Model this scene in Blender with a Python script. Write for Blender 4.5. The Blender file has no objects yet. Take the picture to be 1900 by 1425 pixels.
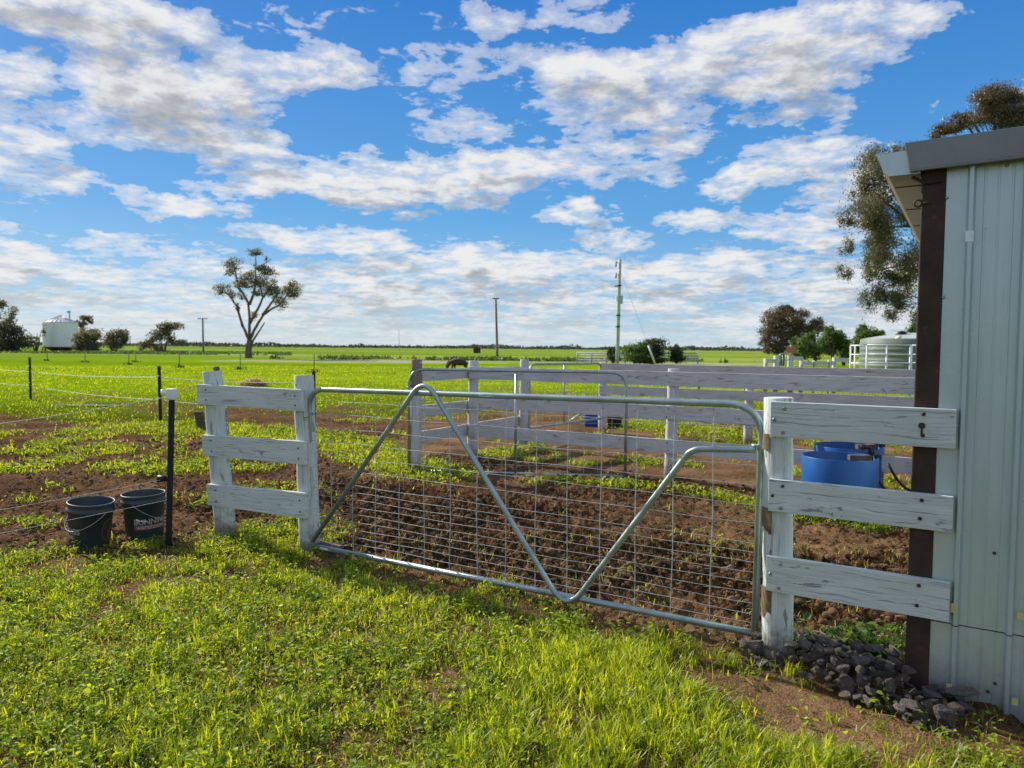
import bpy, bmesh, math, random
import numpy as np
from mathutils import Vector, Matrix, noise as mnoise
R = math.radians
rng = np.random.default_rng(7)
random.seed(7)
S = bpy.context.scene
COL = S.collection

# ------------------------------------------------------------------ camera model (used to read real positions off the photograph)
F = 1372.0
CAMZ = 1.5
PITCH = math.atan(66.6 / F)
ROLL = 0.0084                                   # the photograph's horizon drops slightly to the right
cp, sp = math.cos(PITCH), math.sin(PITCH)
CAM = Vector((0, 0, CAMZ))
def ray(px, py):
    X, Y = px - 950, py - 712.5
    a = (X * math.cos(ROLL) + Y * math.sin(ROLL)) / F; b = -(-X * math.sin(ROLL) + Y * math.cos(ROLL)) / F
    return Vector((a, cp + b * sp, -sp + b * cp))
def at(px, py, Y):
    d = ray(px, py); return CAM + d * (Y / d.y)
def gnd(px, py, z=0.0):
    d = ray(px, py); return CAM + d * ((z - CAMZ) / d.z)
class Plane:                                   # vertical plane through P along horizontal direction
    def __init__(s, P, Q):
        s.P = Vector((P[0], P[1], 0)); e = Vector((Q[0] - P[0], Q[1] - P[1], 0)); s.e = e.normalized()
        s.n = Vector((-s.e.y, s.e.x, 0))       # points away from the camera
    def shift(s, w):
        p = s.P + s.n * w; q = p + s.e; return Plane(p, q)
    def hit(s, px, py):
        d = ray(px, py); t = (s.P - CAM).dot(s.n) / d.dot(s.n); return CAM + d * t
    def at(s, u, z, w=0): 
        p = s.P + s.e * u + s.n * w; return Vector((p.x, p.y, z))
def pxof(x, y): return 950 + F * x / y         # rough

# ------------------------------------------------------------------ numpy noise
_tabs = {}
def vnoise(x, y, seed=0):
    if seed not in _tabs: _tabs[seed] = np.random.default_rng(100 + seed).random((256, 256))
    T = _tabs[seed]
    xi = np.floor(x).astype(np.int64); yi = np.floor(y).astype(np.int64)
    fx = x - xi; fy = y - yi
    fx = fx * fx * (3 - 2 * fx); fy = fy * fy * (3 - 2 * fy)
    a = T[xi & 255, yi & 255]; b = T[(xi + 1) & 255, yi & 255]; c = T[xi & 255, (yi + 1) & 255]; d = T[(xi + 1) & 255, (yi + 1) & 255]
    return a + (b - a) * fx + (c - a) * fy + (a - b - c + d) * fx * fy
def fbm(x, y, scale, octs=4, seed=0, gain=0.5):
    s = 0; amp = 1; tot = 0; f = 1.0 / scale
    for o in range(octs):
        ca, sa = math.cos(o * 1.3 + seed), math.sin(o * 1.3 + seed)
        s = s + amp * vnoise((x * ca - y * sa) * f + 17.3 * o, (x * sa + y * ca) * f - 9.1 * o, seed + o); tot += amp
        amp *= gain; f *= 2.03
    return s / tot
def sstep(a, b, x):
    t = np.clip((x - a) / (b - a), 0, 1); return t * t * (3 - 2 * t)
def segdist(x, y, poly):
    d = np.full(np.shape(x), 1e9)
    for (ax, ay), (bx, by) in zip(poly[:-1], poly[1:]):
        vx, vy = bx - ax, by - ay; L = vx * vx + vy * vy
        t = np.clip(((x - ax) * vx + (y - ay) * vy) / L, 0, 1)
        d = np.minimum(d, np.hypot(x - ax - t * vx, y - ay - t * vy))
    return d

# ------------------------------------------------------------------ object helpers
ORG = {}
def tag(o, label=None, cat=None, group=None, kind=None):
    if label: o['label'] = label
    if cat: o['category'] = cat
    if group: o['group'] = group
    if kind: o['kind'] = kind
    return o
def thing(name, loc, label, cat, group=None):
    o = bpy.data.objects.new(name, None); COL.objects.link(o)
    o.empty_display_size = 0.1
    o.location = loc; ORG[o.name] = Vector(loc)
    return tag(o, label, cat, group)
def link(name, me, mat, parent=None, loc=None):
    """mesh already holds world coordinates; moved so the object's origin is its thing's base"""
    o = bpy.data.objects.new(name, me); COL.objects.link(o)
    if mat is not None and not me.materials: me.materials.append(mat)
    if parent is not None:
        org = ORG[parent.name]; o.parent = parent
        me.transform(Matrix.Translation(-org)); ORG[o.name] = org
    elif loc is not None:
        me.transform(Matrix.Translation(-Vector(loc))); o.location = loc; ORG[o.name] = Vector(loc)
    else: ORG[o.name] = Vector((0, 0, 0))
    return o
class MB:
    def __init__(s): s.v = []; s.f = []; s.uv = []; s.sm = []
    def add(s, vs, fs, uvs=None, smooth=False):
        b = len(s.v); s.v += [tuple(v) for v in vs]
        for i, f in enumerate(fs):
            s.f.append([b + k for k in f]); s.sm.append(smooth)
            s.uv.append(uvs[i] if uvs else [(0, 0)] * len(f))
    def slab(s, quad, thick, n):
        """quad: TL,TR,BR,BL front corners; extruded along n (away) by thick; uv in metres along the length"""
        TL, TR, BR, BL = [Vector(p) for p in quad]; n = Vector(n) * thick
        vs = [TL, TR, BR, BL, TL + n, TR + n, BR + n, BL + n]
        L = (TR - TL).length; H = (TL - BL).length; o = random.random() * 50; q = random.random() * 9
        fr = [(o, q + H), (o + L, q + H), (o + L, q), (o, q)]
        s.add(vs, [(0, 3, 2, 1), (4, 5, 6, 7), (0, 1, 5, 4), (3, 7, 6, 2), (0, 4, 7, 3), (1, 2, 6, 5)],
              [[fr[0], fr[3], fr[2], fr[1]], fr, [(o, 20 + q), (o + L, 20 + q), (o + L, 20 + q + thick), (o, 20 + q + thick)],
               [(o, 30), (o, 30 + thick), (o + L, 30 + thick), (o + L, 30)],
               [(o, 40), (o + thick * 9, 40), (o + thick * 9, 40 + H), (o, 40 + H)], [(o, 45), (o, 45 + H), (o + thick * 9, 45 + H), (o + thick * 9, 45)]])
    def box(s, c, size, ex=(1, 0, 0), ey=(0, 1, 0), ez=(0, 0, 1)):
        ex, ey, ez = Vector(ex) * size[0] / 2, Vector(ey) * size[1] / 2, Vector(ez) * size[2] / 2; c = Vector(c)
        vs = [c + ex * a + ey * b + ez * d for a in (-1, 1) for b in (-1, 1) for d in (-1, 1)]
        fs = [(0, 1, 3, 2), (4, 6, 7, 5), (0, 4, 5, 1), (2, 3, 7, 6), (0, 2, 6, 4), (1, 5, 7, 3)]
        o = random.random() * 30
        uvs = [[(o, o), (o, o + size[2]), (o + size[1], o + size[2]), (o + size[1], o)]] * 2 + [[(o, o), (o + size[0], o), (o + size[0], o + size[2]), (o, o + size[2])]] * 2 + [[(o, o), (o, o + .1), (o + .1, o + .1), (o + .1, o)]] * 2
        s.add(vs, fs, uvs)
    def tube(s, pts, r, seg=10, cap=True, smooth=True):
        pts = [Vector(p) for p in pts]; n = len(pts)
        rs = r if hasattr(r, '__len__') else [r] * n
        tang = []
        for i in range(n):
            t = (pts[min(i + 1, n - 1)] - pts[max(i - 1, 0)])
            tang.append(t.normalized() if t.length > 1e-9 else Vector((0, 0, 1)))
        ref = Vector((0, 0, 1)) if abs(tang[0].z) < .9 else Vector((1, 0, 0))
        x = tang[0].cross(ref).normalized(); rings = []; o = random.random() * 40; d = 0; vs = []
        ds = []
        for i in range(n):
            if i: d += (pts[i] - pts[i - 1]).length
            ds.append(d)
            x = (x - tang[i] * x.dot(tang[i])); x = x.normalized() if x.length > 1e-6 else tang[i].orthogonal().normalized()
            y = tang[i].cross(x)
            for k in range(seg):
                a = 2 * math.pi * k / seg
                vs.append(pts[i] + (x * math.cos(a) + y * math.sin(a)) * rs[i])
        fs = []; uvs = []
        for i in range(n - 1):
            for k in range(seg):
                k2 = (k + 1) % seg
                fs.append((i * seg + k, i * seg + k2, (i + 1) * seg + k2, (i + 1) * seg + k))
                c0 = o + k / seg * 6.28 * rs[i]; c1 = o + (k + 1) / seg * 6.28 * rs[i]
                uvs.append([(o + ds[i], c0), (o + ds[i], c1), (o + ds[i + 1], c1), (o + ds[i + 1], c0)])
        s.add(vs, fs, uvs, smooth)
        if cap:
            b = len(s.v) - len(vs)
            for ring, rev in ((range(seg), True), (range((n - 1) * seg, n * seg), False)):
                f = [b + k for k in ring]
                if rev: f = f[::-1]
                s.f.append(f); s.sm.append(False)
                s.uv.append([(o + 9 + .03 * math.cos(6.28 * k / seg), o + .03 * math.sin(6.28 * k / seg)) for k in range(seg)])
    def lathe(s, prof, c, seg=40, axis=None, smooth=True):
        """prof: (r,z) pairs about the vertical at c (axis: 3x3 matrix)"""
        c = Vector(c); M = axis if axis is not None else Matrix.Identity(3); vs = []
        for r, z in prof:
            for k in range(seg):
                a = 2 * math.pi * k / seg; vs.append(c + M @ Vector((r * math.cos(a), r * math.sin(a), z)))
        fs = []; uvs = []; l = 0
        for i in range(len(prof) - 1):
            dl = math.hypot(prof[i + 1][0] - prof[i][0], prof[i + 1][1] - prof[i][1])
            for k in range(seg):
                k2 = (k + 1) % seg
                fs.append((i * seg + k, i * seg + k2, (i + 1) * seg + k2, (i + 1) * seg + k))
                uvs.append([(l, k / seg), (l, (k + 1) / seg), (l + dl, (k + 1) / seg), (l + dl, k / seg)])
            l += dl
        s.add(vs, fs, uvs, smooth)
    def mesh(s, name):
        me = bpy.data.meshes.new(name); me.from_pydata(s.v, [], s.f)
        uvl = me.uv_layers.new(name='UVMap')
        flat = [c for f in s.uv for p in f for c in p]
        uvl.data.foreach_set('uv', flat)
        me.polygons.foreach_set('use_smooth', s.sm); me.update(); return me
    def build(s, name, mat, parent=None, loc=None, bevel=0, seg=2):
        o = link(name, s.mesh(name), mat, parent, loc)
        if bevel:
            m = o.modifiers.new('bevel', 'BEVEL'); m.width = bevel; m.segments = seg; m.limit_method = 'ANGLE'; m.angle_limit = R(40)
        return o
def fastmesh(name, verts, quads=None, tris=None, attrs=None, smooth=False):
    me = bpy.data.meshes.new(name)
    verts = np.asarray(verts, np.float32).reshape(-1, 3); me.vertices.add(len(verts)); me.vertices.foreach_set('co', verts.ravel())
    idx = []; st = []; pos = 0; ntot = 0
    if quads is not None and len(quads):
        q = np.asarray(quads, np.int32).reshape(-1, 4); idx.append(q.ravel()); st.append(np.arange(len(q), dtype=np.int32) * 4); pos = len(q) * 4; ntot += len(q)
    if tris is not None and len(tris):
        t = np.asarray(tris, np.int32).reshape(-1, 3); idx.append(t.ravel()); st.append(pos + np.arange(len(t), dtype=np.int32) * 3); ntot += len(t)
    idx = np.concatenate(idx); st = np.concatenate(st)
    me.loops.add(len(idx)); me.loops.foreach_set('vertex_index', idx)
    me.polygons.add(ntot); me.polygons.foreach_set('loop_start', st)
    if smooth: me.polygons.foreach_set('use_smooth', np.ones(ntot, dtype=bool))
    me.update(calc_edges=True)
    for k, a in (attrs or {}).items():
        at_ = me.attributes.new(k, 'FLOAT', 'POINT'); at_.data.foreach_set('value', np.asarray(a, np.float32).ravel())
    return me

# ------------------------------------------------------------------ materials
class NT:
    def __init__(s, tree): s.t = tree; s.n = tree.nodes; s.l = tree.links
    def N(s, typ, ins=None, **kw):
        n = s.n.new(typ)
        for k, v in kw.items(): setattr(n, k, v)
        for k, v in (ins or {}).items(): s.I(n, k, v)
        return n
    def I(s, n, k, v):
        inp = n.inputs[k]
        if hasattr(v, 'is_output'): s.l.new(v, inp)
        elif isinstance(v, bpy.types.Node): s.l.new(v.outputs[0], inp)
        else:
            if isinstance(v, (tuple, list)) and len(v) == 3 and inp.type == 'RGBA': v = (*v, 1)
            inp.default_value = v
    def math(s, op, a, b=None, c=None, clamp=False):
        n = s.N('ShaderNodeMath', operation=op, use_clamp=clamp); s.I(n, 0, a)
        if b is not None: s.I(n, 1, b)
        if c is not None: s.I(n, 2, c)
        return n.outputs[0]
    def noise(s, vec, scale, detail=4, rough=.55, dist=0.0):
        n = s.N('ShaderNodeTexNoise', {'Scale': scale, 'Detail': detail, 'Roughness': rough, 'Distortion': dist})
        if vec is not None: s.I(n, 'Vector', vec)
        return n.outputs['Fac']
    def ramp(s, fac, stops, interp='LINEAR'):
        n = s.N('ShaderNodeValToRGB'); n.color_ramp.interpolation = interp; e = n.color_ramp.elements
        while len(e) < len(stops): e.new(.5)
        for el, (p, c) in zip(e, stops):
            el.position = p; el.color = (*c, 1) if hasattr(c, '__len__') else (c, c, c, 1)
        s.I(n, 'Fac', fac); return n.outputs['Color']
    def mix(s, fac, a, b, blend='MIX'):
        n = s.N('ShaderNodeMix', data_type='RGBA', blend_type=blend)
        s.I(n, 0, fac); s.I(n, 6, a); s.I(n, 7, b); return n.outputs[2]
    def map(s, vec, scale=(1, 1, 1), loc=(0, 0, 0), rot=(0, 0, 0), vt='POINT'):
        n = s.N('ShaderNodeMapping', {'Vector': vec, 'Location': loc, 'Rotation': rot, 'Scale': scale}, vector_type=vt); return n.outputs[0]
    def bump(s, h, dist, strength=1.0):
        return s.N('ShaderNodeBump', {'Height': h, 'Distance': dist, 'Strength': strength}).outputs[0]
def newmat(name):
    m = bpy.data.materials.new(name); m.use_nodes = True; nt = NT(m.node_tree); nt.n.clear()
    out = nt.N('ShaderNodeOutputMaterial'); return m, nt, out
def pbr(name, color, rough=.6, metal=0.0, var=.25, scale=8, bump=0.0, bscale=60, spec=.5, coords='Object', dirt=None):
    m, nt, out = newmat(name)
    tc = nt.N('ShaderNodeTexCoord').outputs[coords]
    n1 = nt.noise(tc, scale, 5)
    lo = tuple(c * (1 - var) for c in color); hi = tuple(min(1, c * (1 + var)) for c in color)
    col = nt.ramp(n1, [(.3, lo), (.7, hi)])
    if dirt:
        d = nt.ramp(nt.noise(tc, dirt[1], 6, .65), [(dirt[2], 0), (dirt[2] + .12, 1)])
        col = nt.mix(d, col, dirt[0])
    b = nt.N('ShaderNodeBsdfPrincipled', {'Base Color': col, 'Roughness': rough, 'Metallic': metal, 'Specular IOR Level': spec})
    if bump: nt.I(b, 'Normal', nt.bump(nt.noise(tc, bscale, 4), bump))
    nt.l.new(b.outputs[0], out.inputs[0]); return m
def painted_wood(name, paint=(.66, .7, .7), wood=(.2, .17, .13), peel=.66, crack=.64, dirty=.3):
    m, nt, out = newmat(name)
    uv = nt.N('ShaderNodeTexCoord').outputs['UV']
    warp = nt.noise(nt.map(uv, (3, 9, 1)), 1.0, 3)
    uvw = nt.N('ShaderNodeVectorMath', operation='ADD'); nt.I(uvw, 0, uv)
    cmb = nt.N('ShaderNodeCombineXYZ', {'Y': nt.math('MULTIPLY', warp, .05)}); nt.I(uvw, 1, cmb)
    g = nt.noise(nt.map(uvw.outputs[0], (2.2, 95, 1)), 1.0, 4, .6)             # grain
    g2 = nt.noise(nt.map(uvw.outputs[0], (5, 230, 1)), 1.0, 3, .6)
    fine = nt.ramp(g, [(.32, .82), (.6, 1.0)])
    cr = nt.ramp(nt.noise(nt.map(uvw.outputs[0], (2.2, 130, 1)), 1.0, 5, .7), [(crack, 0), (crack + .05, 1)])
    pe = nt.ramp(nt.noise(nt.map(uv, (5, 16, 1)), 1.0, 6, .7, .6), [(peel, 0), (peel + .03, 1)])
    blot = nt.ramp(nt.noise(nt.map(uv, (3, 7, 1)), 1.0, 4), [(.35, 0), (.75, 1)])
    col = nt.mix(blot, paint, tuple(c * f for c, f in zip(paint, (.84, .86, .82))))
    col = nt.mix(1.0, col, fine, 'MULTIPLY')
    dw = nt.ramp(g2, [(.3, tuple(c * .6 for c in wood)), (.7, tuple(c * 1.4 for c in wood))])
    col = nt.mix(nt.math('MULTIPLY', cr, .36), col, tuple(c * .5 for c in wood))
    col = nt.mix(nt.math('MULTIPLY', pe, .75), col, dw)
    sp_ = nt.ramp(nt.noise(nt.N('ShaderNodeTexCoord').outputs['Object'], 55, 3, .7), [(.7, 0), (.76, 1)])
    col = nt.mix(nt.math('MULTIPLY', sp_, dirty), col, (.16, .12, .09))
    # splashed soil near the ground
    pz = nt.N('ShaderNodeSeparateXYZ', {0: nt.N('ShaderNodeNewGeometry').outputs['Position']}).outputs['Z']
    sz = nt.math('SUBTRACT', nt.math('MULTIPLY', nt.noise(nt.N('ShaderNodeTexCoord').outputs['Object'], 14, 5, .7), .5), pz)
    soil = nt.ramp(sz, [(.06, 0), (.2, .75)])
    col = nt.mix(soil, col, (.17, .11, .07))
    b = nt.N('ShaderNodeBsdfPrincipled', {'Base Color': col, 'Roughness': .72, 'Specular IOR Level': .3})
    h = nt.math('SUBTRACT', nt.math('ADD', nt.math('MULTIPLY', g, .6), nt.math('MULTIPLY', g2, .3)), nt.math('ADD', cr, nt.math('MULTIPLY', pe, .4)))
    nt.I(b, 'Normal', nt.bump(h, .006, .9)); nt.l.new(b.outputs[0], out.inputs[0]); return m
def leafmat(name, stops, trans=.45, gloss=.04, tcol=1.3):
    m, nt, out = newmat(name)
    t = nt.N('ShaderNodeAttribute', attribute_name='tone').outputs['Fac']
    col = nt.ramp(t, stops)
    d = nt.N('ShaderNodeBsdfDiffuse', {'Color': col})
    tc = nt.mix(1.0, col, (tcol * 1.1, tcol, tcol * .55), 'MULTIPLY')
    tr = nt.N('ShaderNodeBsdfTranslucent', {'Color': tc})
    mx = nt.N('ShaderNodeMixShader', {0: trans, 1: d.outputs[0], 2: tr.outputs[0]})
    gl = nt.N('ShaderNodeBsdfGlossy', {'Color': (1, 1, 1), 'Roughness': .45})
    m2 = nt.N('ShaderNodeMixShader', {0: gloss, 1: mx.outputs[0], 2: gl.outputs[0]})
    nt.l.new(m2.outputs[0], out.inputs[0]); return m

M = {}
M['white'] = painted_wood('white_painted_timber', (.66, .72, .71), (.17, .165, .15), peel=.625, crack=.6, dirty=.5)
M['white_post'] = painted_wood('white_painted_post', (.63, .7, .69), (.19, .17, .13), peel=.6, crack=.6, dirty=.6)
M['white_old'] = painted_wood('old_white_paint', (.63, .62, .65), (.25, .2, .16), peel=.61, crack=.595, dirty=.55)
M['brown_post'] = painted_wood('bare_weathered_timber', (.3, .24, .18), (.2, .15, .11), peel=.6, crack=.6)
M['barewood'] = pbr('bare_wood', (.17, .115, .055), .8, 0, .35, 30, .001)
M['darkwood'] = pbr('dark_timber', (.09, .065, .045), .85, 0, .4, 20, .002)
def galv():
    m, nt, out = newmat('galvanised_pipe')
    tc = nt.N('ShaderNodeTexCoord').outputs['Object']
    n = nt.noise(tc, 6, 6, .65); n2 = nt.noise(tc, 90, 3)
    col = nt.ramp(n, [(.3, (.26, .33, .33)), (.55, (.38, .46, .46)), (.75, (.5, .57, .57))])
    ru = nt.ramp(nt.noise(tc, 22, 6, .7), [(.68, 0), (.75, .6)])
    col = nt.mix(ru, col, (.25, .2, .15))
    b = nt.N('ShaderNodeBsdfPrincipled', {'Base Color': col, 'Metallic': .65, 'Roughness': nt.math('ADD', nt.math('MULTIPLY', n2, .25), .27)})
    nt.I(b, 'Normal', nt.bump(n2, .0006)); nt.l.new(b.outputs[0], out.inputs[0]); return m
M['galv'] = galv()
M['wire'] = pbr('mesh_wire', (.42, .45, .45), .5, .35, .2, 30)
M['white_pipe'] = pbr('pale_steel_panel', (.7, .73, .74), .5, .1, .1, 3)
M['grey_pole'] = pbr('grey_pole', (.42, .45, .46), .7, .1, .2, 3)
M['wood_pole'] = pbr('timber_pole', (.19, .165, .14), .85, 0, .25, 3)
M['black'] = pbr('black_plastic', (.012, .011, .011), .55, 0, .4, 20, .0008, 80, .4, dirt=((.1, .07, .05), 40, .66))
M['insulator'] = pbr('white_plastic', (.78, .79, .78), .4, 0, .05, 10)
M['tape'] = pbr('electric_tape', (.5, .51, .5), .6, 0, .05, 10)
M['bucket'] = pbr('bucket_plastic', (.031, .052, .06), .48, 0, .2, 6, .0005, 40, .5, dirt=((.12, .1, .08), 9, .62))
M['print_white'] = pbr('white_print', (.36, .38, .39), .6, 0, .15, 60)
M['print_red'] = pbr('red_print', (.26, .06, .05), .6, 0, .3, 60)
M['blue_drum'] = pbr('blue_drum_plastic', (.007, .085, .3), .38, 0, .18, 5, .0006, 30, .35, dirt=((.1, .13, .16), 12, .68))
M['rust'] = pbr('rusted_steel', (.046, .029, .021), .72, .1, .35, 9, .002, 60, .4, dirt=((.13, .06, .03), 22, .62))
M['wallsteel'] = None
M['barge'] = pbr('grey_barge_flashing', (.22, .24, .24), .5, .3, .12, 6, .0006, 30, .5, dirt=((.3, .28, .24), 10, .68))
M['soffit'] = pbr('brown_eave_underside', (.34, .25, .17), .7, 0, .12, 4)
M['bolt'] = pbr('steel_bolt', (.3, .32, .32), .45, .7, .25, 60)
M['darkbolt'] = pbr('rusty_bolt', (.06, .045, .035), .6, .5, .3, 60)
M['sticker'] = pbr('pale_yellow_sticker', (.55, .5, .2), .5, 0, .15, 40)
M['foil'] = pbr('silver_sticker', (.7, .74, .76), .35, .3, .1, 40)
def rockmat():
    m, nt, out = newmat('grey_rock'); tc = nt.N('ShaderNodeTexCoord').outputs['Object']
    rnd = nt.N('ShaderNodeObjectInfo').outputs['Random']; off = nt.N('ShaderNodeVectorMath', {0: tc, 1: nt.math('MULTIPLY', rnd, 40)}, operation='ADD').outputs[0]
    base = nt.ramp(rnd, [(0, (.07, .066, .062)), (.4, (.13, .118, .105)), (.7, (.12, .088, .064)), (1, (.2, .18, .155))])
    n = nt.noise(off, 2.2, 7, .68); n2 = nt.noise(off, 9, 5, .65)
    col = nt.mix(1.0, base, nt.ramp(n, [(.3, .55), (.5, 1.0), (.72, 1.7)]), 'MULTIPLY')
    col = nt.mix(nt.ramp(nt.noise(off, 1.6, 5, .6), [(.52, 0), (.66, .75)]), col, (.2, .125, .075))
    b = nt.N('ShaderNodeBsdfPrincipled', {'Base Color': col, 'Roughness': .8, 'Specular IOR Level': .35, 'Normal': nt.bump(nt.math('ADD', n, nt.math('MULTIPLY', n2, .5)), .5, .6)})
    nt.l.new(b.outputs[0], out.inputs[0]); return m
M['rock'] = rockmat()
M['silo'] = pbr('white_silo_steel', (.82, .84, .85), .45, .15, .05, 2)
M['silo_roof'] = pbr('silo_roof_steel', (.6, .62, .62), .6, .1, .08, 2)
M['red_steel'] = pbr('red_oxide_steel', (.2, .045, .03), .7, 0, .25, 2)
M['tank'] = pbr('green_tank_plastic', (.13, .165, .15), .6, 0, .15, 2, dirt=((.3, .33, .3), 2, .62))
M['tank_lid'] = pbr('tank_lid', (.5, .53, .51), .5, 0, .1, 2)
M['sign'] = pbr('red_sign', (.5, .14, .08), .55, 0, .15, 14)
M['horse'] = pbr('brown_coat', (.05, .024, .014), .7, 0, .3, 4)
M['mane'] = pbr('dark_mane', (.02, .014, .01), .8, 0, .3, 20)
M['darkpaint'] = pbr('dark_far_shed', (.04, .035, .035), .7, 0, .3, 1)
M['bark'] = pbr('eucalypt_bark', (.13, .1, .08), .9, 0, .4, 3, .01, 8)
M['hay'] = pbr('hay_straw', (.42, .33, .17), .9, 0, .35, 30, .01, 60)
M['straw'] = leafmat('straw_strand', [(0, (.26, .19, .1)), (1, (.6, .5, .3))], .45, .01)
M['gum'] = leafmat('gum_leaf', [(0, (.06, .066, .04)), (.5, (.125, .125, .075)), (1, (.22, .2, .12))], .45, .05)
M['gum_brown'] = leafmat('brown_gum_leaf', [(0, (.05, .043, .027)), (.5, (.11, .088, .054)), (1, (.18, .145, .09))], .45, .05)
M['shrub'] = leafmat('shrub_leaf', [(0, (.035, .075, .014)), (.5, (.07, .14, .022)), (1, (.14, .22, .04))], .45, .04)
M['darkleaf'] = leafmat('dark_shrub_leaf', [(0, (.02, .034, .016)), (.5, (.042, .062, .03)), (1, (.08, .1, .045))], .38, .04)
M['fartree'] = leafmat('far_tree_leaf', [(0, (.04, .055, .055)), (1, (.08, .1, .09))], .3, 0)  # blue-grey of distance haze is put into the leaf colour
M['grass'] = leafmat('grass_blade', [(0, (.06, .1, .005)), (.45, (.27, .36, .008)), (.85, (.54, .6, .02)), (.93, (.4, .46, .03)), (.95, (.42, .33, .13)), (1, (.5, .4, .2))], .55, .025, 1.5)
M['weed'] = leafmat('broad_weed_leaf', [(0, (.04, .08, .01)), (.45, (.22, .32, .016)), (1, (.52, .6, .03))], .45, .018, 1.5)
M['mallow'] = leafmat('mallow_leaf', [(0, (.045, .1, .018)), (1, (.13, .22, .03))], .45, .02, 1.4)
M['hay_blade'] = leafmat('hay_blade', [(0, (.45, .38, .22)), (1, (.8, .7, .48))], .5, 0)
def clodmat(name='clod_soil'):
    m, nt, out = newmat(name)
    tc = nt.N('ShaderNodeNewGeometry').outputs['Position']
    n = nt.noise(tc, 3.2, 5, .6); n2 = nt.noise(tc, 60, 4, .65)
    col = nt.ramp(n, [(.3, (.05, .028, .015)), (.5, (.1, .056, .029)), (.7, (.25, .145, .072))])
    col = nt.mix(1.0, col, nt.ramp(n2, [(.3, .65), (.7, 1.3)]), 'MULTIPLY')
    b = nt.N('ShaderNodeBsdfPrincipled', {'Base Color': col, 'Roughness': .9, 'Specular IOR Level': .25, 'Normal': nt.bump(n2, .012)})
    nt.l.new(b.outputs[0], out.inputs[0]); return m
M['clod'] = clodmat()
# ------------------------------------------------------------------ layout lines
GP = Plane((-1.475, 5.367), (1.239, 3.676))                   # the front gate's line
e1, e2 = GP.e, GP.n
def uw(x, y):
    dx, dy = x - GP.P.x, y - GP.P.y
    return dx * e1.x + dy * e1.y, dx * e2.x + dy * e2.y
G2 = lambda L: [tuple(gnd(a, b)[:2]) for a, b in L]
STRIP = G2([(-120, 738), (0, 747), (100, 758), (219, 775), (328, 794), (438, 801), (547, 808), (640, 823), (740, 866), (800, 873)])
STRIP2 = G2([(1000, 890), (1100, 893), (1200, 902), (1300, 915), (1400, 935), (1480, 955), (1620, 970)])
BARE = [(.22, 2.95, .22), (-.29, 3.28, .2), (-1.19, 4.9, .22), (-1.8, 4.85, .3), (-2.95, 5.2, .42), (-2.5, 5.35, .3), (1.5, 2.62, .34), (1.15, 2.95, .26), (1.9, 2.4, .3), (-1.4, 2.4, .25), (-.9, 2.3, .2), (.05, 2.6, .16), (-2.3, 4.4, .25), (.55, 2.62, .14), (.9, 3.45, .2)]
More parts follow.
